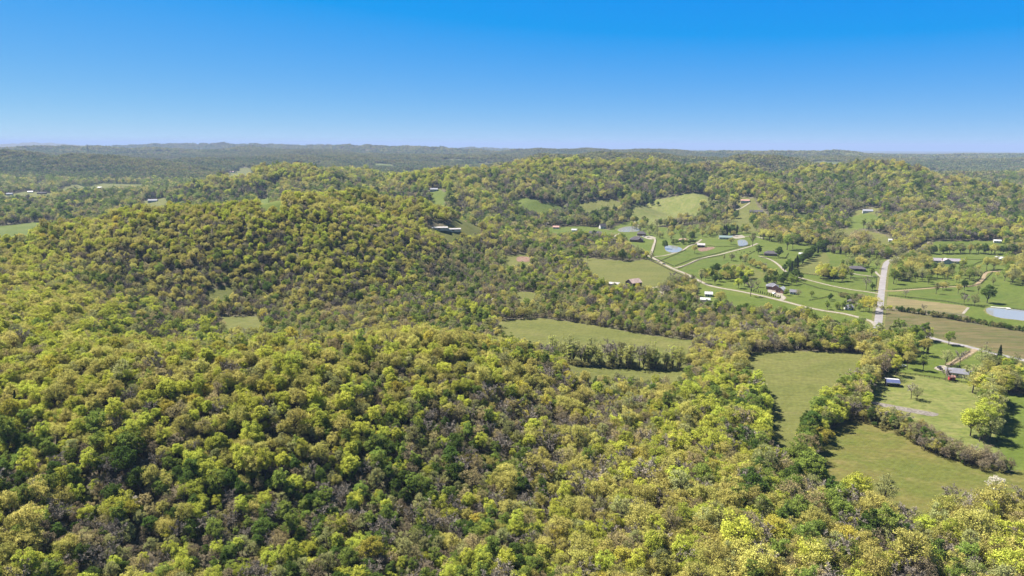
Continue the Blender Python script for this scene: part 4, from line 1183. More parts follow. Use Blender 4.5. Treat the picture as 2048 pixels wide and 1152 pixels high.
# ---- woodland: jittered stands wherever nothing else is
def stand(x0, x1, y0, y1, s, kinds=None, hs=None):
    x, y = jitter_grid(x0, x1, y0, y1, s)
    z = H(x, y)
    m = visible(x, y, z, 20) & clear_of_open(x, y)
    x, y, z = x[m], y[m], z[m]
    return x, y, z

wx, wy, wz = [], [], []
for (x0, x1, y0, y1, s) in [(-1500, 1500, 150, 520, 3.95), (-1500, 1500, 520, 760, 4.8), (-1500, 1500, 760, 1100, 5.6), (-2700, 2700, 1100, 2600, 8.2)]:
    x, y, z = stand(x0, x1, y0, y1, s)
    wx.append(x); wy.append(y); wz.append(z)
wx, wy, wz = map(np.concatenate, (wx, wy, wz))
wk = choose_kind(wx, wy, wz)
wh = np.clip(rng.normal(1.0, 0.24, len(wx)), 0.5, 1.7) * (1 + 0.12 * perlin(wx / 45, wy / 45 + 50))

# shrubs under and between the trees
bx_, by_, bz_ = stand(-900, 900, 150, 700, 4.7)

# individuals: the trees that show largest, the rest is one wood
lx = np.array(TREES['x']); ly = np.array(TREES['y']); lz = H(lx, ly)
lk = TREES['kind']; lh = np.array(TREES['h']); lfix = np.array(TREES['fixed'])

INST = dict(p=[], i=[], r=[], s=[])
def inst(x, y, z, pid, s, sz=None, tilt=None):
    INST['p'].append((x, y, z)); INST['i'].append(pid)
    INST['r'].append((0, 0, random.uniform(0, 6.283)) if tilt is None else tilt)
    INST['s'].append((s, s, sz if sz else s * random.uniform(0.93, 1.08)))

def pick(kind, y):
    return random.choice(PROTO['near' if y < 2000 else 'mid'][kind])

def size_here(x, y):
    """taller timber on the bottom land to the right and on the far hills"""
    a = 0.47 + 0.22 * min(max((x + 20) / 120, 0), 1) * min(max((420 - y) / 120, 0), 1)
    if x > 140 and 330 < y < 520: a = 0.60
    return a + (1.0 - a) * min(max((y - 800) / 700, 0), 1)

INDIV = []    # (x, y, z, kind, proto, scale)
for i in range(len(lx)):
    pr = pick(lk[i], ly[i] if not lfix[i] else min(ly[i], 940))
    s = lh[i] / pr[1]
    if lfix[i]:
        INDIV.append((lx[i], ly[i], lz[i], lk[i], pr, s, True))
    else:
        inst(lx[i], ly[i], lz[i] - 0.1, pr[0], s)

uv = np.array([project((a, b, c + 12))[:2] for a, b, c in zip(wx, wy, wz)]) if len(wx) else np.zeros((0, 2))
dist = np.sqrt(wx ** 2 + wy ** 2 + (CAM_H - wz) ** 2)
inframe = (uv[:, 0] > 8) & (uv[:, 0] < 2040) & (uv[:, 1] < 1140) & (uv[:, 1] > 300)
order = np.argsort(np.where(inframe, dist / wh / np.array([size_here(a, b) for a, b in zip(wx, wy)]), 1e9))
N_WOOD = 305 - len(INDIV)
chosen = set(order[:N_WOOD].tolist())
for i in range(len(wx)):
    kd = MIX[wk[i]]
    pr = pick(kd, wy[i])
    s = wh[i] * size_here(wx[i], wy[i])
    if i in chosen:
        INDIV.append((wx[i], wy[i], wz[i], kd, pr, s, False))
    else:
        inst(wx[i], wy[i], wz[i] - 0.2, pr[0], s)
for i in range(len(bx_)):
    kd = random.choice(['brush', 'brush', 'russet', 'sage', 'grey'])
    pr = pick(kd, by_[i])
    inst(bx_[i], by_[i], bz_[i] - 0.3, pr[0], random.uniform(2.4, 5.0) / pr[1])

# far woods
for (r0, r1, s, sc) in [(2550, 6200, 40.0, 1.0), (6200, 15500, 84.0, 2.1)]:
    x, y = jitter_grid(-r1 * 0.95, r1 * 0.95, 1200, r1, s, 0.3)
    r = np.hypot(x, y)
    m = (r < r1) & (y >= 2590 if r0 < 3000 else r >= r0)
    x, y = x[m], y[m]
    z = H(x, y)
    m = visible(x, y, z, 25) & (far_field(x, y, z) < 0.5) & clear_of_open(x, y)
    x, y, z = x[m], y[m], z[m]
    e = 25.0
    gx = (H(x + e, y) - H(x - e, y)) / (2 * e); gy = (H(x, y + e) - H(x, y - e)) / (2 * e)
    ee = 170.0
    cv = (z - 0.25 * (H(x + ee, y) + H(x - ee, y) + H(x, y + ee) + H(x, y - ee))) / 6.0 + 0.5 * perlin(x / 230, y / 230) + rng.normal(0, 0.12, len(x))
    for i in range(len(x)):
        n = Vector((-gx[i], -gy[i], 1)).normalized()
        q = n.to_track_quat('Z', 'Y').to_matrix() @ Matrix.Rotation(random.randrange(4) * math.pi / 2 + random.uniform(-.3, .3), 3, 'Z')
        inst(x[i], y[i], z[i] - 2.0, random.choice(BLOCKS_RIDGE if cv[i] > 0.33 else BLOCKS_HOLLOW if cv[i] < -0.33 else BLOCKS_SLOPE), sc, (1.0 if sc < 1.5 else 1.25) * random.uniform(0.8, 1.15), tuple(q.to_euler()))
print('trees', len(INDIV), 'instances', len(INST['p']))

def build_woodland():
    me = bpy.data.meshes.new('woodland')
    P = np.array(INST['p'], np.float32)
    me.vertices.add(len(P)); me.vertices.foreach_set('co', P.ravel())
    a = me.attributes.new('pick', 'INT', 'POINT'); a.data.foreach_set('value', np.array(INST['i'], np.int32))
    a = me.attributes.new('turn', 'FLOAT_VECTOR', 'POINT'); a.data.foreach_set('vector', np.array(INST['r'], np.float32).ravel())
    a = me.attributes.new('size', 'FLOAT_VECTOR', 'POINT'); a.data.foreach_set('vector', np.array(INST['s'], np.float32).ravel())
    o = obj('woodland', me)
    ng = bpy.data.node_groups.new('woodland', 'GeometryNodeTree')
    ng.interface.new_socket('Geometry', in_out='INPUT', socket_type='NodeSocketGeometry')
    ng.interface.new_socket('Geometry', in_out='OUTPUT', socket_type='NodeSocketGeometry')
    N = ng.nodes.new; L = ng.links.new
    gi = N('NodeGroupInput'); go = N('NodeGroupOutput')
    m2p = N('GeometryNodeMeshToPoints')
    iop = N('GeometryNodeInstanceOnPoints')
    ci = N('GeometryNodeCollectionInfo')
    ci.inputs['Collection'].default_value = proto_col
    ci.inputs['Separate Children'].default_value = True
    ci.inputs['Reset Children'].default_value = True
    def attr(nm, dt):
        n = N('GeometryNodeInputNamedAttribute'); n.data_type = dt; n.inputs['Name'].default_value = nm
        return n.outputs['Attribute']
    e2r = N('FunctionNodeEulerToRotation')
    L(gi.outputs[0], m2p.inputs['Mesh'])
    L(m2p.outputs[0], iop.inputs['Points'])
    L(ci.outputs[0], iop.inputs['Instance'])
    iop.inputs['Pick Instance'].default_value = True
    L(attr('pick', 'INT'), iop.inputs['Instance Index'])
    L(attr('turn', 'FLOAT_VECTOR'), e2r.inputs[0])
    L(e2r.outputs[0], iop.inputs['Rotation'])
    L(attr('size', 'FLOAT_VECTOR'), iop.inputs['Scale'])
    L(iop.outputs[0], go.inputs[0])
    md = o.modifiers.new('woodland', 'NODES'); md.node_group = ng
    tag(o, 'spring woodland of mixed olive and green trees covering the hills', 'woodland', kind='stuff')
    return o
build_woodland()

# ---- individual trees with trunk and crown
LOOK = {'olive': ('olive_tree', 'olive yellow round-crowned tree'), 'bright': ('yellow_green_tree', 'bright yellow-green leafy tree'), 'mid': ('green_tree', 'mid green tall leafy tree'),
        'dark': ('dark_tree', 'dark green dense leafy tree'), 'tan': ('tan_tree', 'tan brown half-leafed tree'), 'slim': ('slender_tree', 'slender tall pale green tree'), 'sage': ('grey_green_tree', 'pale grey-green thinly leafed tree'),
        'gold': ('golden_tree', 'golden yellow leafy tree'), 'white': ('blossom_tree', 'small white blossoming tree'), 'cedar': ('cedar_tree', 'dark conical cedar tree'),
        'grey': ('bare_tree', 'grey leafless tree'), 'russet': ('brown_tree', 'dull brown twiggy tree')}
MARKS = [(1928, 745, 'the ranch house'), (1784, 765, 'the paddock shed'), (1903, 757, 'the red shed'), (1893, 522, 'the long stable'), (2008, 518, 'the navy house'), (2020, 627, 'the large pond'),
         (1764, 560, 'the paved road'), (1713, 537, 'the low dark house'), (1555, 580, 'the brick house'), (1541, 507, 'the hip-roofed house'), (1451, 474, 'the green-roofed house'), (1343, 497, 'the round pond'),
         (1402, 490, 'the silvery barn'), (1273, 478, 'the large dark-roofed house'), (1267, 565, 'the dark barn'), (1415, 595, 'the white house'), (1697, 613, 'the blue-roofed house'), (1485, 487, 'the square pond'),
         (1850, 607, 'the upper stubble field'), (1960, 565, 'the winding track'), (1900, 692, 'the ranch drive'), (1760, 930, 'the dry meadow'), (1990, 860, 'the right-edge pasture'), (1600, 780, 'the big hay meadow'),
         (1330, 540, 'the gravel road'), (1320, 420, 'the hillside pasture'), (1620, 565, 'the straight drive'), (1835, 805, 'the rubble strip')]
NTH = ['first', 'second', 'third', 'fourth', 'fifth', 'sixth', 'seventh', 'eighth', 'ninth', 'tenth', 'eleventh', 'twelfth', 'thirteenth', 'fourteenth', 'fifteenth', 'sixteenth', 'seventeenth', 'eighteenth', 'nineteenth', 'twentieth', 'twenty-first', 'twenty-second', 'twenty-third', 'twenty-fourth', 'twenty-fifth', 'twenty-sixth', 'twenty-seventh', 'twenty-eighth', 'twenty-ninth', 'thirtieth']
SHORT = {'olive': 'olive yellow round-crowned tree', 'bright': 'bright yellow-green tree', 'mid': 'mid green leafy tree', 'dark': 'dark green dense tree', 'tan': 'tan half-leafed tree', 'slim': 'slender pale green tree',
         'sage': 'grey-green thinly leafed tree', 'gold': 'golden yellow tree', 'white': 'small white blossoming tree', 'cedar': 'dark conical cedar', 'grey': 'grey leafless tree', 'russet': 'brown twiggy tree'}

def tree_labels():
    base, us = [], []
    for (x, y, z, kd, pr, s, lone) in INDIV:
        u, v, _ = project((x, y, z + pr[1] * s * 0.5))
        ub, vb, _ = project((x, y, z))
        us.append(u)
        if lone and 1125 < ub < 1355 and 715 < vb < 745:
            base.append((SHORT[kd], 'in the tree line across the centre hay meadow', 'trees lined up across the hay meadow'))
        elif lone:
            d = [((ub - a) ** 2 + ((vb - b) * 1.6) ** 2, a, b, n) for a, b, n in MARKS]
            _, a, b, n = min(d)
            side = ('left of ' if ub < a else 'right of ') if abs(ub - a) > 1.2 * abs(vb - b) else ('above ' if vb < b else 'below ')
            base.append((SHORT[kd], side + n, 'trees standing in the farm land'))
        else:
            col = ['at the far left', 'left of centre', 'at bottom centre', 'right of centre', 'at the far right'][min(4, int(u / 410))]
            row = 'along the bottom edge' if v > 1075 else 'just above the bottom edge' if v > 1000 else 'in the foreground wood'
            base.append((SHORT[kd], col + ' ' + row, 'nearest trees of the foreground wood'))
    groups = {}
    for i, b in enumerate(base):
        groups.setdefault(b[:2], []).append(i)
    out = [None] * len(base)
    for (look, place), ids in groups.items():
        ids.sort(key=lambda i: us[i])
        for k, i in enumerate(ids):
            if len(ids) == 1:
                t = '%s %s' % (look, place)
            elif len(ids) == 2:
                t = '%s %s, %s of two' % (look, place, ('left', 'right')[k])
            else:
                t = '%s %s, %s from left' % (look, place, NTH[min(k, 29)])
            out[i] = (t, base[i][2])
    return out
TREE_LABELS = tree_labels()

for (x, y, z, kd, pr, s, lone), (lab, grp) in zip(INDIV, TREE_LABELS):
    e = empty(LOOK[kd][0], (x, y, z - 0.15), random.uniform(0, 6.283))
    k = s * random.uniform(0.94, 1.06)
    e.scale = (k, k, s)
    t = bpy.data.objects.new('trunk', pr[4]); COL.objects.link(t); t.parent = e
    c = bpy.data.objects.new('crown', pr[3]); COL.objects.link(c); c.parent = e
    tag(e, lab, 'tree', grp)

# ------------------------------------------------------------------ buildings
WALL = {
    'white': mat_plain('white_siding', (0.446, 0.432, 0.410), 0.7, 0.3, vary=0.1, scale=0.8),
    'cream': mat_plain('cream_siding', (0.48, 0.42, 0.33), 0.8, 0.2, vary=0.1, scale=0.8),
    'brick': mat_plain('brown_brick', (0.22, 0.12, 0.09), 0.9, 0.1, vary=0.25, scale=3),
    'darkwood': mat_plain('dark_boards', (0.045, 0.036, 0.036), 0.9, 0.1, vary=0.3, scale=1.2),
    'navy': mat_plain('navy_boards', (0.055, 0.055, 0.085), 0.8, 0.2, vary=0.2, scale=1.2),
}
ROOF = {
    'slate': mat_plain('slate_shingles', (0.115, 0.112, 0.13), 0.85, 0.2, vary=0.2, scale=1.6),
    'slatepale': mat_plain('pale_slate_shingles', (0.19, 0.19, 0.215), 0.8, 0.2, vary=0.2, scale=1.6),
    'dark': mat_plain('dark_shingles', (0.065, 0.058, 0.064), 0.9, 0.15, vary=0.25, scale=1.6),
    'brown': mat_plain('brown_shingles', (0.20, 0.14, 0.11), 0.9, 0.15, vary=0.2, scale=1.6),
    'green': mat_plain('green_metal_roof', (0.12, 0.16, 0.15), 0.5, 0.4, vary=0.15, scale=0.6),
    'pale': mat_plain('weathered_tin', (0.27, 0.25, 0.245), 0.5, 0.4, vary=0.2, scale=0.7),
    'rusty': mat_plain('rusty_tin', (0.26, 0.19, 0.165), 0.7, 0.3, vary=0.35, scale=0.5),
    'rosy': mat_plain('red_tin', (0.30, 0.16, 0.13), 0.6, 0.3, vary=0.2, scale=0.7),
    'whitemetal': mat_plain('white_tin', (0.33, 0.325, 0.32), 0.45, 0.4, vary=0.1, scale=0.6),
}
M['glass'] = mat_plain('window_glass', (0.03, 0.035, 0.045), 0.12, 0.6, vary=0.1)
M['trim'] = mat_plain('white_trim', (0.446, 0.432, 0.410), 0.6, 0.3, vary=0.05)
M['doorwood'] = mat_plain('door_paint', (0.12, 0.08, 0.06), 0.7, 0.3, vary=0.1)
M['fence'] = mat_plain('dark_fence_boards', (0.028, 0.026, 0.024), 0.9, 0.1, vary=0.3, scale=3)
M['post'] = mat_plain('grey_pole_wood', (0.13, 0.11, 0.09), 0.9, 0.1, vary=0.3, scale=2)
M['stone'] = mat_plain('chimney_stone', (0.24, 0.17, 0.14), 0.9, 0.1, vary=0.3, scale=3)
M['sky_tint_tin'] = mat_plain('sky_tint_tin', (0.055, 0.065, 0.14), 0.4, 0.5, vary=0.15, scale=0.8)  # bluish colour stands for sky mirrored in the near roof slope
M['red_boards'] = mat_plain('red_boards', (0.42, 0.05, 0.06), 0.8, 0.2, vary=0.2, scale=2)
M['dock'] = mat_plain('bleached_planks', (0.55, 0.52, 0.48), 0.8, 0.2, vary=0.2, scale=2)
M['rubber'] = mat_plain('tyre_rubber', (0.02, 0.02, 0.02), 0.9, 0.1)
M['paint_white'] = mat_plain('car_paint_white', (0.62, 0.62, 0.62), 0.3, 0.5, vary=0.03)
M['paint_dark'] = mat_plain('car_paint_dark', (0.03, 0.03, 0.035), 0.3, 0.5, vary=0.03)
M['paint_silver'] = mat_plain('car_paint_silver', (0.35, 0.36, 0.38), 0.3, 0.5, vary=0.03)
M['hide'] = mat_plain('black_hide', (0.02, 0.018, 0.016), 0.9, 0.1, vary=0.2)
M['steel'] = mat_plain('mast_steel', (0.22, 0.23, 0.25), 0.6, 0.3, vary=0.1)

class MB:
    """collects boxes and prisms, then builds one mesh"""
    def __init__(self): self.v, self.f = [], []
    def add(self, v, f):
        n = len(self.v); self.v += [tuple(map(float, p)) for p in v]; self.f += [tuple(i + n for i in q) for q in f]; return self
    def box(self, x0, x1, y0, y1, z0, z1):
        return self.add([(x0, y0, z0), (x1, y0, z0), (x1, y1, z0), (x0, y1, z0), (x0, y0, z1), (x1, y0, z1), (x1, y1, z1), (x0, y1, z1)],
                        [(0, 3, 2, 1), (4, 5, 6, 7), (0, 1, 5, 4), (1, 2, 6, 5), (2, 3, 7, 6), (3, 0, 4, 7)])
    def slab(self, a, b, c, d, t):
        """a thick sheet through four corners (counter-clockwise from above)"""
        P = [Vector(p) for p in (a, b, c, d)]
        n = (P[1] - P[0]).cross(P[3] - P[0]).normalized() * t
        return self.add([p - n for p in P] + list(P), [(3, 2, 1, 0), (4, 5, 6, 7), (0, 1, 5, 4), (1, 2, 6, 5), (2, 3, 7, 6), (3, 0, 4, 7)])
    def bar(self, a, b, w, h):
        a, b = Vector(a), Vector(b)
        d = (b - a).normalized(); s = d.cross(Vector((0, 0, 1)))
        s = s.normalized() * w / 2 if s.length > 1e-6 else Vector((w / 2, 0, 0))
        u = s.cross(d).normalized() * h / 2
        P = [a - s - u, a + s - u, a + s + u, a - s + u, b - s - u, b + s - u, b + s + u, b - s + u]
        return self.add(P, [(0, 3, 2, 1), (4, 5, 6, 7), (0, 1, 5, 4), (1, 2, 6, 5), (2, 3, 7, 6), (3, 0, 4, 7)])
    def build(self, name, mat, parent=None, smooth=False):
        me = bpy.data.meshes.new(name); me.from_pydata(self.v, [], self.f); me.materials.append(mat); me.update()
        if smooth: me.polygons.foreach_set('use_smooth', [True] * len(me.polygons))
        return obj(name, me, parent)

def walls(L, W, h, rise, shape, name, mat, root):
    x, y = L / 2, W / 2
    m = MB()
    if shape == 'gable':
        v = [(-x, -y, -2), (x, -y, -2), (x, y, -2), (-x, y, -2), (-x, -y, h), (x, -y, h), (x, y, h), (-x, y, h), (-x, 0, h + rise), (x, 0, h + rise)]
        m.add(v, [(0, 1, 5, 4), (2, 3, 7, 6), (1, 2, 6, 9, 5), (3, 0, 4, 8, 7), (4, 5, 9, 8), (6, 7, 8, 9)])
    else:
        m.box(-x, x, -y, y, -2, h)
    return m.build(name, mat, root)

def roof(L, W, h, rise, shape, name, mat, root, ov=0.55):
    x, y = L / 2 + ov, W / 2 + ov
    t = 0.18
    z0 = h - ov * rise / (W / 2) + t + 0.03; z1 = h + rise + t + 0.03
    m = MB()
    if shape == 'gable':
        m.slab((-x, -y, z0), (x, -y, z0), (x, 0, z1), (-x, 0, z1), t)
        m.slab((x, y, z0), (-x, y, z0), (-x, 0, z1), (x, 0, z1), t)
    else:
        r = max(L / 2 - W / 2, 0.4)
        z0 = h + 0.02; z1 = h + rise
        v = [(-x, -y, z0 - t), (x, -y, z0 - t), (x, y, z0 - t), (-x, y, z0 - t), (-x, -y, z0), (x, -y, z0), (x, y, z0), (-x, y, z0), (-r, 0, z1), (r, 0, z1)]
        m.add(v, [(0, 3, 2, 1), (0, 1, 5, 4), (1, 2, 6, 5), (2, 3, 7, 6), (3, 0, 4, 7), (4, 5, 9, 8), (5, 6, 9), (6, 7, 8, 9), (7, 4, 8)])
    return m.build(name, mat, root)

def openings(L, W, h, n, root, wallkey, big=False):
    y = -W / 2
    if n == 0:      # a barn: one wide door on the front, one on the end
        MB().box(-1.6, 1.6, y - 0.09, y + 0.05, -0.3, min(h - 0.5, 3.2)).build('door', M['doorwood'], root)
        return
    for i in range(n):
        cx = -L / 2 + L * (i + 0.5) / n
        if n > 1 and i == n // 2:
            MB().box(cx - 0.55, cx + 0.55, y - 0.07, y + 0.05, 0, 2.1).build('door', M['doorwood'], root)
            continue
        f = MB().box(cx - 0.75, cx + 0.75, y - 0.06, y + 0.05, 0.85, min(h - 0.35, 2.3)).build('window', M['trim'], root)
        MB().box(cx - 0.63, cx + 0.63, y - 0.09, y - 0.03, 0.97, min(h - 0.47, 2.18)).build('pane', M['glass'], f)
    for s in (-1, 1):
        f = MB().box(s * L / 2 - 0.06, s * L / 2 + 0.06, -0.75, 0.75, 0.85, min(h - 0.35, 2.3)).build('window', M['trim'], root)
        MB().box(s * L / 2 - 0.09, s * L / 2 + 0.09, -0.63, 0.63, 0.97, min(h - 0.47, 2.18)).build('pane', M['glass'], f)

for (nm, lab, u, v, rot, lpx, W, wh_, rise, shp, wk_, rk, nwin), (p, L) in zip(HOUSES, HOUSE_AT):
    face = math.degrees(math.atan2(-p[0], p[1]))          # the picture's horizontal at that place
    root = empty(nm, (p[0], p[1], p[2] + 0.1), R(rot) + R(face) * 0.6)
    tag(root, lab, {'cottage': 'house', 'outbuilding': 'outbuilding'}.get(nm, nm))
    walls(L, W, wh_, rise, shp, 'wall', WALL[wk_], root)
    rf = roof(L, W, wh_, rise, shp, 'roof', ROOF[rk], root)
    openings(L, W, wh_, nwin, root, wk_)
    if nm == 'house' and nwin >= 3:
        MB().box(L * 0.2, L * 0.2 + 0.9, 0.5, 1.3, wh_, wh_ + rise + 1.1).build('chimney', M['stone'], rf)
    if 'forecourt beside' in lab or 'below the far pond' in lab or 'long low ranch' in lab:
        # a cross wing towards the viewer
        sub = (L * 0.22, W * 0.75)
        m = MB()
        cx, w2, dy = (L * 0.28, 3.2, W / 2 + 3.0)
        m.add([(cx - w2, -dy, -2), (cx + w2, -dy, -2), (cx + w2, 0, -2), (cx - w2, 0, -2), (cx - w2, -dy, wh_), (cx + w2, -dy, wh_), (cx + w2, 0, wh_), (cx - w2, 0, wh_), (cx, -dy, wh_ + rise * 0.7), (cx, 0, wh_ + rise * 0.7)],
              [(0, 1, 5, 8, 4), (1, 2, 6, 5), (3, 0, 4, 7), (4, 8, 9, 7), (8, 5, 6, 9)])
        m.build('wing_wall', WALL[wk_], root)
        m = MB(); k = 0.4; z0 = wh_ - 0.1; z1 = wh_ + rise * 0.7 + 0.24
        m.slab((cx + w2 + k, -dy - k, z0), (cx + w2 + k, 0, z0), (cx, 0, z1), (cx, -dy - k, z1), 0.16)
        m.slab((cx - w2 - k, 0, z0), (cx - w2 - k, -dy - k, z0), (cx, -dy - k, z1), (cx, 0, z1), 0.16)
        m.build('wing_roof', ROOF[rk], root)
    if 'roof panels' in lab:
        for sx in (-0.26, 0.26):
            for sy in (-1,):
                q = MB().slab((sx * L - 1.9, sy * W * 0.46, wh_ + rise * 0.14 + 0.3), (sx * L + 1.9, sy * W * 0.46, wh_ + rise * 0.14 + 0.3), (sx * L + 1.9, sy * W * 0.06, wh_ + rise * 0.92 + 0.3), (sx * L - 1.9, sy * W * 0.06, wh_ + rise * 0.92 + 0.3), 0.08)
                q.build('roof_panel', ROOF['whitemetal'], rf)

# the long stable with its gabled front
p = STABLE_AT
root = empty('stable', (p[0], p[1], p[2] + 0.1), R(-13))
tag(root, 'long grey stable with a gabled front hall on the pasture', 'stable')
c = project(p)[2] / FPX
L = 60 * c
walls(L, 9.0, 3.4, 2.6, 'gable', 'wall', WALL['cream'], root)
roof(L, 9.0, 3.4, 2.6, 'gable', 'roof', mat_plain('mauve_tin', (0.20, 0.175, 0.20), 0.6, 0.3, vary=0.12, scale=0.5), root)
hall = MB(); x0, x1 = -5.5 - L * 0.06, 5.5 - L * 0.06; cx = (x0 + x1) / 2
hall.add([(x0, -9.5, -2), (x1, -9.5, -2), (x1, 0, -2), (x0, 0, -2), (x0, -9.5, 3.6), (x1, -9.5, 3.6), (x1, 0, 3.6), (x0, 0, 3.6), (cx, -9.5, 6.6), (cx, 0, 6.6)],
         [(0, 1, 5, 8, 4), (1, 2, 6, 5), (3, 0, 4, 7), (4, 8, 9, 7), (8, 5, 6, 9)])
hall.build('front_hall', mat_plain('pale_blue_boards', (0.30, 0.33, 0.36), 0.7, 0.3, vary=0.1), root)
hr = MB()
hr.slab((x1 + 0.6, -10.2, 3.3), (x1 + 0.6, 0, 3.3), (cx, 0, 6.85), (cx, -10.2, 6.85), 0.16)
hr.slab((x0 - 0.6, 0, 3.3), (x0 - 0.6, -10.2, 3.3), (cx, -10.2, 6.85), (cx, 0, 6.85), 0.16)
hr.build('front_roof', mat_plain('mauve_shingle', (0.23, 0.19, 0.21), 0.8, 0.2, vary=0.15), root)
MB().box(cx - 2, cx + 2, -9.58, -9.4, 0, 3.0).build('door', M['trim'], root)
for i in range(9):
    wx_ = -L / 2 + 2.2 + i * (L - 4.4) / 8
    if x0 - 1.5 < wx_ < x1 + 1.5: continue
    f = MB().box(wx_ - 0.7, wx_ + 0.7, -4.56, -4.45, 1.2, 2.4).build('window', M['trim'], root)
    MB().box(wx_ - 0.58, wx_ + 0.58, -4.59, -4.53, 1.32, 2.28).build('pane', M['glass'], f)
MB().box(cx - 5.4, cx - 4.6, -6.0, -5.2, 3.0, 6.9).build('chimney', M['stone'], root)

# the loafing shed in the paddock: open front, near slope painted with the sky it reflects, white trim
p = SHED_AT
root = empty('paddock_shed', (p[0], p[1], p[2]), R(-14))
tag(root, 'small open-fronted shed with white tin roof, near slope coloured as reflected sky, in the paddock', 'shed')
L, W = 7.4, 5.0
m = MB(); m.box(-L / 2, L / 2, W / 2 - 0.12, W / 2, -1, 3.2); m.box(-L / 2, -L / 2 + 0.12, -W / 2, W / 2 - 0.12, -1, 2.9); m.box(L / 2 - 0.12, L / 2, -W / 2, W / 2 - 0.12, -1, 2.9)
m.build('wall', WALL['navy'], root)
for i in range(4):
    px_ = -L / 2 + 0.15 + i * (L - 0.3) / 3
    MB().box(px_ - 0.08, px_ + 0.08, -W / 2 - 0.02, -W / 2 + 0.14, -1, 2.6).build('post', M['post'], root)
MB().slab((-L / 2 - 0.3, -W / 2 - 0.25, 2.75), (L / 2 + 0.3, -W / 2 - 0.25, 2.75), (L / 2 + 0.3, -0.2, 4.1), (-L / 2 - 0.3, -0.2, 4.1), 0.1).build('roof', M['sky_tint_tin'], root)
MB().slab((-L / 2 - 0.3, -0.2, 4.16), (L / 2 + 0.3, -0.2, 4.16), (L / 2 + 0.3, W / 2 + 0.4, 3.9), (-L / 2 - 0.3, W / 2 + 0.4, 3.9), 0.1).build('back_roof', ROOF['whitemetal'], root)
MB().box(-L / 2 - 0.32, L / 2 + 0.32, -W / 2 - 0.36, -W / 2 - 0.26, 2.15, 2.72).build('fascia', M['trim'], root)

# small red shed by the ranch house
p = at(1903, 760)
root = empty('tool_shed', (p[0], p[1], p[2]), R(-10))
tag(root, 'tiny red shed by the ranch house garden', 'shed')
walls(3.4, 2.6, 2.1, 0.9, 'gable', 'wall', M['red_boards'], root)
roof(3.4, 2.6, 2.1, 0.9, 'gable', 'roof', ROOF['rosy'], root, 0.2)
MB().box(-0.5, 0.5, -1.36, -1.25, 0, 1.8).build('door', M['doorwood'], root)

# ------------------------------------------------------------------ fences
def fence(px, label, hgt=1.35, rails=3, mat='fence', closed=False):
    ln = np.array([at(*q)[:2] for q in px])
    seg = []
    for a, b in zip(ln[:-1], ln[1:]):
        n = max(1, int(np.hypot(*(b - a)) / 2.6))
        seg += [a + (b - a) * t for t in np.arange(n) / n]
    seg.append(ln[-1])
    seg = np.array(seg); z = H(seg[:, 0], seg[:, 1])
    root = empty('fence', (seg[0][0], seg[0][1], z[0]))
    o = np.array([seg[0][0], seg[0][1], z[0]])
    P = np.column_stack([seg, z]) - o
    mr, mp = MB(), MB()
    for q in P:
        mp.box(q[0] - 0.09, q[0] + 0.09, q[1] - 0.09, q[1] + 0.09, q[2] - 0.4, q[2] + hgt + 0.05)
    for a, b in zip(P[:-1], P[1:]):
        for k in range(rails):
            zz = hgt * (0.32 + 0.62 * k / max(rails - 1, 1))
            mr.bar((a[0], a[1], a[2] + zz), (b[0], b[1], b[2] + zz), 0.05, 0.17)
    t = mr.build('railing', M[mat], root)
    t = mp.build('post_row', M[mat], root); t['kind'] = 'stuff'
    tag(root, label, 'fence', 'dark board fences round the pastures')

FENCES = [
    ([(1297, 520), (1345, 543), (1390, 562)], 'dark fence along the near side of the gravel road by the hay meadow'),
    ([(1309, 516), (1347, 533)], 'dark fence between the gravel road and the pond paddock'),
    ([(1313, 479), (1309, 497), (1304, 511)], 'dark fence beside the short drive to the large dark-roofed house'),
    ([(1316, 525), (1345, 512), (1372, 500)], 'dark fence crossing the paddock right of the round pond'),
    ([(1350, 533), (1385, 519), (1440, 506), (1500, 490)], 'dark fence along the upper side of the long gravel drive'),
    ([(1356, 539), (1400, 519), (1450, 510)], 'dark fence along the lower side of the long gravel drive'),
    ([(1378, 487), (1432, 494), (1500, 493)], 'dark fence behind the red earth paddock'),
    ([(1430, 545), (1458, 526)], 'short dark fence climbing between two green paddocks'),
    ([(1480, 518), (1510, 503)], 'short dark fence left of the hip-roofed house'),
    ([(1522, 516), (1570, 518), (1577, 507)], 'dark fence round the lawn of the hip-roofed house'),
    ([(1590, 547), (1650, 553), (1655, 554)], 'dark fence across the pasture above the straight drive'),
    ([(1588, 562), (1640, 578), (1700, 590), (1752, 598)], 'long dark fence below the straight drive'),
    ([(1618, 602), (1645, 597), (1668, 592)], 'short dark fence between the lower lawns'),
    ([(1700, 558), (1753, 557), (1751, 575)], 'dark fence round the small paddock left of the paved road'),
    ([(1778, 592), (1830, 597), (1890, 604), (1930, 611), (1976, 613)], 'long dark fence between stubble field and green pasture'),
    ([(1785, 580), (1840, 577), (1900, 573), (1945, 569), (1958, 560), (1964, 548), (1975, 542)], 'dark fence along the upper side of the winding track'),
    ([(1935, 575), (1962, 568), (1974, 556), (1985, 545)], 'dark fence along the lower side of the winding track'),
    ([(1940, 534), (1952, 528), (1965, 523)], 'short dark fence right of the long stable'),
    ([(1900, 519), (1940, 520), (1990, 521)], 'dark fence behind the long stable'),
    ([(1782, 746), (1830, 751), (1888, 760), (1935, 767)], 'weathered fence between ranch lawn and paddock'),
    ([(1900, 731), (1922, 716), (1940, 704)], 'dark fence on the left of the ranch drive'),
    ([(1922, 732), (1945, 735), (1964, 737)], 'short fence behind the ranch house lawn'),
    ([(2013, 617), (2048, 622), (2100, 632)], 'dark fence above the large pond'),
]
for px, lab in FENCES:
    fence(px, lab)

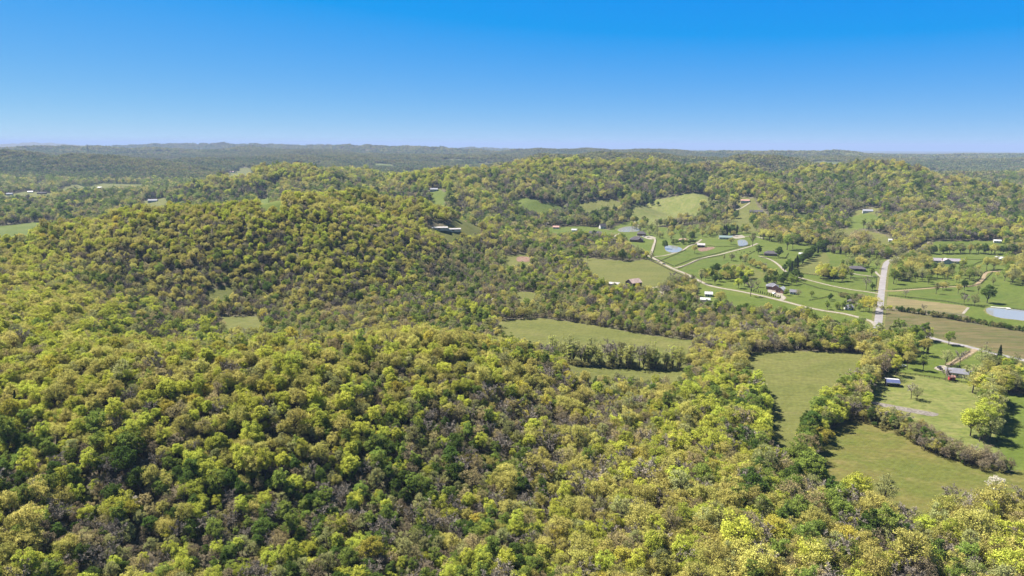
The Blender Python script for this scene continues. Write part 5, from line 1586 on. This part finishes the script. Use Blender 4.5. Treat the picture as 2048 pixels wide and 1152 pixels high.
# ------------------------------------------------------------------ poles, mast, dock
def utility_pole(u, v, hpx, label):
    p = at(u, v); h = hpx * project(p)[2] / FPX
    root = empty('utility_pole', tuple(p))
    V, Q = tube([[0, 0, -0.6], [0, 0, h * 0.5], [0, 0, h]], [0.22, 0.19, 0.15], 8)
    obj('pole', mesh_np('pole', V, Q, None, M['post'], smooth=True), root)
    MB().box(-1.2, 1.2, -0.07, 0.07, h - 0.9, h - 0.72).build('crossarm', M['post'], root)
    for x in (-1.05, 0, 1.05):
        MB().box(x - 0.06, x + 0.06, -0.06, 0.06, h - 0.72, h - 0.5).build('insulator', M['trim'], root)
    tag(root, label, 'utility pole', 'utility poles by the roads')
utility_pole(1972, 700, 17, 'wooden utility pole at the edge of the large stubble field')
utility_pole(1399, 572, 26, 'tall utility pole by the trees on the gravel road')
utility_pole(1446, 556, 14, 'utility pole behind the dark round tree by the gravel road')
utility_pole(1792, 566, 17, 'utility pole on the right verge of the paved road')

def radio_mast():
    x, y, z = on_ray(174, 288, 3450)
    zb = H1(x, y); h = z - zb
    root = empty('radio_mast', (x, y, zb))
    for a in range(3):
        t = a * 2.094
        MB().bar((2.6 * math.cos(t), 2.6 * math.sin(t), 0), (0.5 * math.cos(t), 0.5 * math.sin(t), h), 0.6, 0.6).build('leg', M['steel'], root)
    m = MB(); n = 14
    for k in range(n):
        r0, r1 = 2.6 - 2.1 * k / n, 2.6 - 2.1 * (k + 1) / n
        for a in range(3):
            t0, t1 = a * 2.094, (a + 1) * 2.094
            m.bar((r0 * math.cos(t0), r0 * math.sin(t0), h * k / n), (r1 * math.cos(t1), r1 * math.sin(t1), h * (k + 1) / n), 0.25, 0.25)
    m.build('bracing', M['steel'], root)
    for k, zz in enumerate((0.62, 0.8, 0.93)):
        MB().box(-1.6, 1.6, -1.6, 1.6, h * zz, h * zz + 2.2).build('antenna', M['steel'], root)
    tag(root, 'thin steel radio mast on the far left hills against the sky', 'radio mast')
radio_mast()

p = at(2004, 617)
root = empty('dock', (p[0], p[1], PONDS[3][1] + 0.1), R(-24))
tag(root, 'pale plank dock at the far edge of the large pond', 'dock')
for i in range(14):
    MB().box(-9 + i * 0.86, -9 + i * 0.86 + 0.8, -0.8, 0.8, 0.5, 0.58).build('plank', M['dock'], root)
MB().box(3.1, 6.4, -2.4, 1.2, 0.5, 0.62).build('platform', M['dock'], root)
for x in (-8, -4, 0, 3.5, 6):
    MB().box(x - 0.1, x + 0.1, -0.72, -0.52, -1.4, 0.48).build('pile', M['post'], root)

# stack-stone marker and bare patches in the pastures stay in the ground
# ------------------------------------------------------------------ vehicles
def car(u, v, rz, paint, label, kind='car'):
    p = at(u, v)
    root = empty(kind, (p[0], p[1], p[2] + 0.2), rz)
    W = 0.92
    prof = [(-2.25, 0.35), (2.25, 0.35), (2.28, 0.75), (1.25, 0.95), (0.7, 1.42), (-1.1, 1.45), (-1.75, 0.98), (-2.28, 0.9)]
    if kind == 'pickup_truck':
        prof = [(-2.6, 0.45), (2.6, 0.45), (2.62, 1.0), (1.5, 1.12), (0.95, 1.75), (-0.5, 1.75), (-0.6, 1.12), (-2.62, 1.1)]
    n = len(prof)
    m = MB()
    m.add([(x, -W, z) for x, z in prof] + [(x, W, z) for x, z in prof],
          [tuple(range(n)), tuple(range(2 * n - 1, n - 1, -1))] + [(i, i + n, (i + 1) % n + n, (i + 1) % n) for i in range(n)])
    m.build('body', M[paint], root)
    g = MB()
    zt = 1.40 if kind == 'car' else 1.68
    xb = -1.3 if kind == 'car' else -0.45
    g.box(xb, 0.75, -W - 0.02, W + 0.02, zt - 0.42, zt - 0.06)
    g.build('window', M['glass'], root)
    for sx in (-1.4, 1.45):
        for sy in (-1, 1):
            V, Q = tube([[sx, sy * W - sy * 0.2, 0.33], [sx, sy * W + sy * 0.03, 0.33]], [0.34, 0.34], 10)
            wv = np.vstack([V, [[sx, sy * W + sy * 0.03, 0.33]]]); nq = len(V)
            tr = [(10 + i, 10 + (i + 1) % 10, nq) for i in range(10)]
            obj('wheel', mesh_np('wheel', wv, Q, tr, M['rubber']), root)
    tag(root, label, 'car' if kind == 'car' else 'pickup truck')
car(1328, 529, R(-35), 'paint_dark', 'dark car driving on the gravel road above the hay meadow')
car(1288, 474, R(0), 'paint_white', 'white car parked left of its neighbour by the rear dark house')
car(1296, 475, R(10), 'paint_silver', 'silver car parked on the forecourt right of the white one')
car(1804, 734, R(10), 'paint_white', 'white pickup under the trees left of the ranch house', 'pickup_truck')
car(1879, 738, R(80), 'paint_dark', 'dark pickup parked at the head of the ranch drive', 'pickup_truck')
car(1751, 613, R(8), 'paint_dark', 'dark car waiting at the junction with the paved road')
car(1548, 588, R(40), 'paint_white', 'white car parked on the forecourt of the brick house')
car(1687, 540, R(5), 'paint_white', 'white car on the drive left of the low dark house')
car(1986, 523, R(5), 'paint_white', 'white car left of the white-roofed navy house')

# ------------------------------------------------------------------ clipped evergreens along the drive, cattle
_ce = make_cedar(777, 2.9, 1.5, 240, 0.2)
_cm = mesh_np('foliage', _ce[0][0], _ce[0][1], None, LEAF['cedar'])
_tm = mesh_np('stem', _ce[1][0], _ce[1][1], None, M['bark'])
for i in range(14):
    u = 1503 + i * 4.4
    p = at(u, 582.5 + (u - 1503) * 0.245)
    e = empty('clipped_evergreen', (p[0], p[1], p[2]), i * 1.3)
    e.scale = (1, 1, random.uniform(0.85, 1.1))
    for nm, me in (('foliage', _cm), ('stem', _tm)):
        o = bpy.data.objects.new(nm, me); COL.objects.link(o); o.parent = e
    tag(e, 'small clipped evergreen by the gravel road, %s from left in the row' % NTH[i], 'evergreen', 'row of clipped evergreens')

def cow_mesh():
    parts = [tube([[-1.0, 0, 1.02], [-0.75, 0, 1.05], [-0.1, 0, 1.0], [0.55, 0, 1.05], [0.85, 0, 1.15], [1.1, 0, 1.05], [1.35, 0, 0.75], [1.55, 0, 0.5]], [0.16, 0.36, 0.42, 0.38, 0.27, 0.19, 0.17, 0.09], 8)]
    for x in (-0.7, 0.55):
        for y in (-0.2, 0.2):
            parts.append(tube([[x, y, 0.85], [x + 0.03, y, 0.45], [x, y, 0.0]], [0.15, 0.075, 0.07], 6))
    parts.append(tube([[-1.05, 0, 1.15], [-1.15, 0, 0.9], [-1.13, 0, 0.5]], [0.04, 0.03, 0.05], 4))
    parts.append(tube([[1.2, 0.1, 1.0], [1.22, 0.32, 1.02]], [0.06, 0.02], 4)); parts.append(tube([[1.2, -0.1, 1.0], [1.22, -0.32, 1.02]], [0.06, 0.02], 4))
    V, Q = join(parts)
    return mesh_np('cow', V, Q, None, M['hide'], smooth=True)
_cow = cow_mesh()
for ci, (u, v) in enumerate([(1479, 502), (1483, 507), (1488, 505), (1494, 508), (1500, 504), (1472, 506)]):
    p = at(u, v)
    o = obj('cow', _cow, None, (p[0], p[1], p[2])); o.rotation_euler = (0, 0, random.uniform(0, 6.28))
    tag(o, 'black cow grazing beside the long gravel drive, %s from left' % NTH[[1, 2, 3, 4, 5, 0][ci]], 'cow', 'black cattle grazing in the pasture')

# ------------------------------------------------------------------ haze: the air between the camera and the far hills
def build_haze():
    m, nt, out = new_mat('haze_air')
    v = nt.nodes.new('ShaderNodeVolumePrincipled')
    v.inputs['Color'].default_value = (0.31, 0.41, 0.63, 1)
    v.inputs['Density'].default_value = 6.0e-5
    v.inputs['Anisotropy'].default_value = 0.0
    nt.links.new(v.outputs[0], out.inputs['Volume'])
    x, y0, y1, z0, z1 = 49500.0, -49500.0, 49500.0, -420.0, 240.0
    V = [(-x, y0, z0), (x, y0, z0), (x, y1, z0), (-x, y1, z0), (-x, y0, z1), (x, y0, z1), (x, y1, z1), (-x, y1, z1)]
    Q = [(0, 3, 2, 1), (4, 5, 6, 7), (0, 1, 5, 4), (1, 2, 6, 5), (2, 3, 7, 6), (3, 0, 4, 7)]
    o = obj('haze', mesh_np('haze', V, Q, None, m))
    tag(o, 'thin blue haze over the far hills', 'haze', kind='stuff')
build_haze()
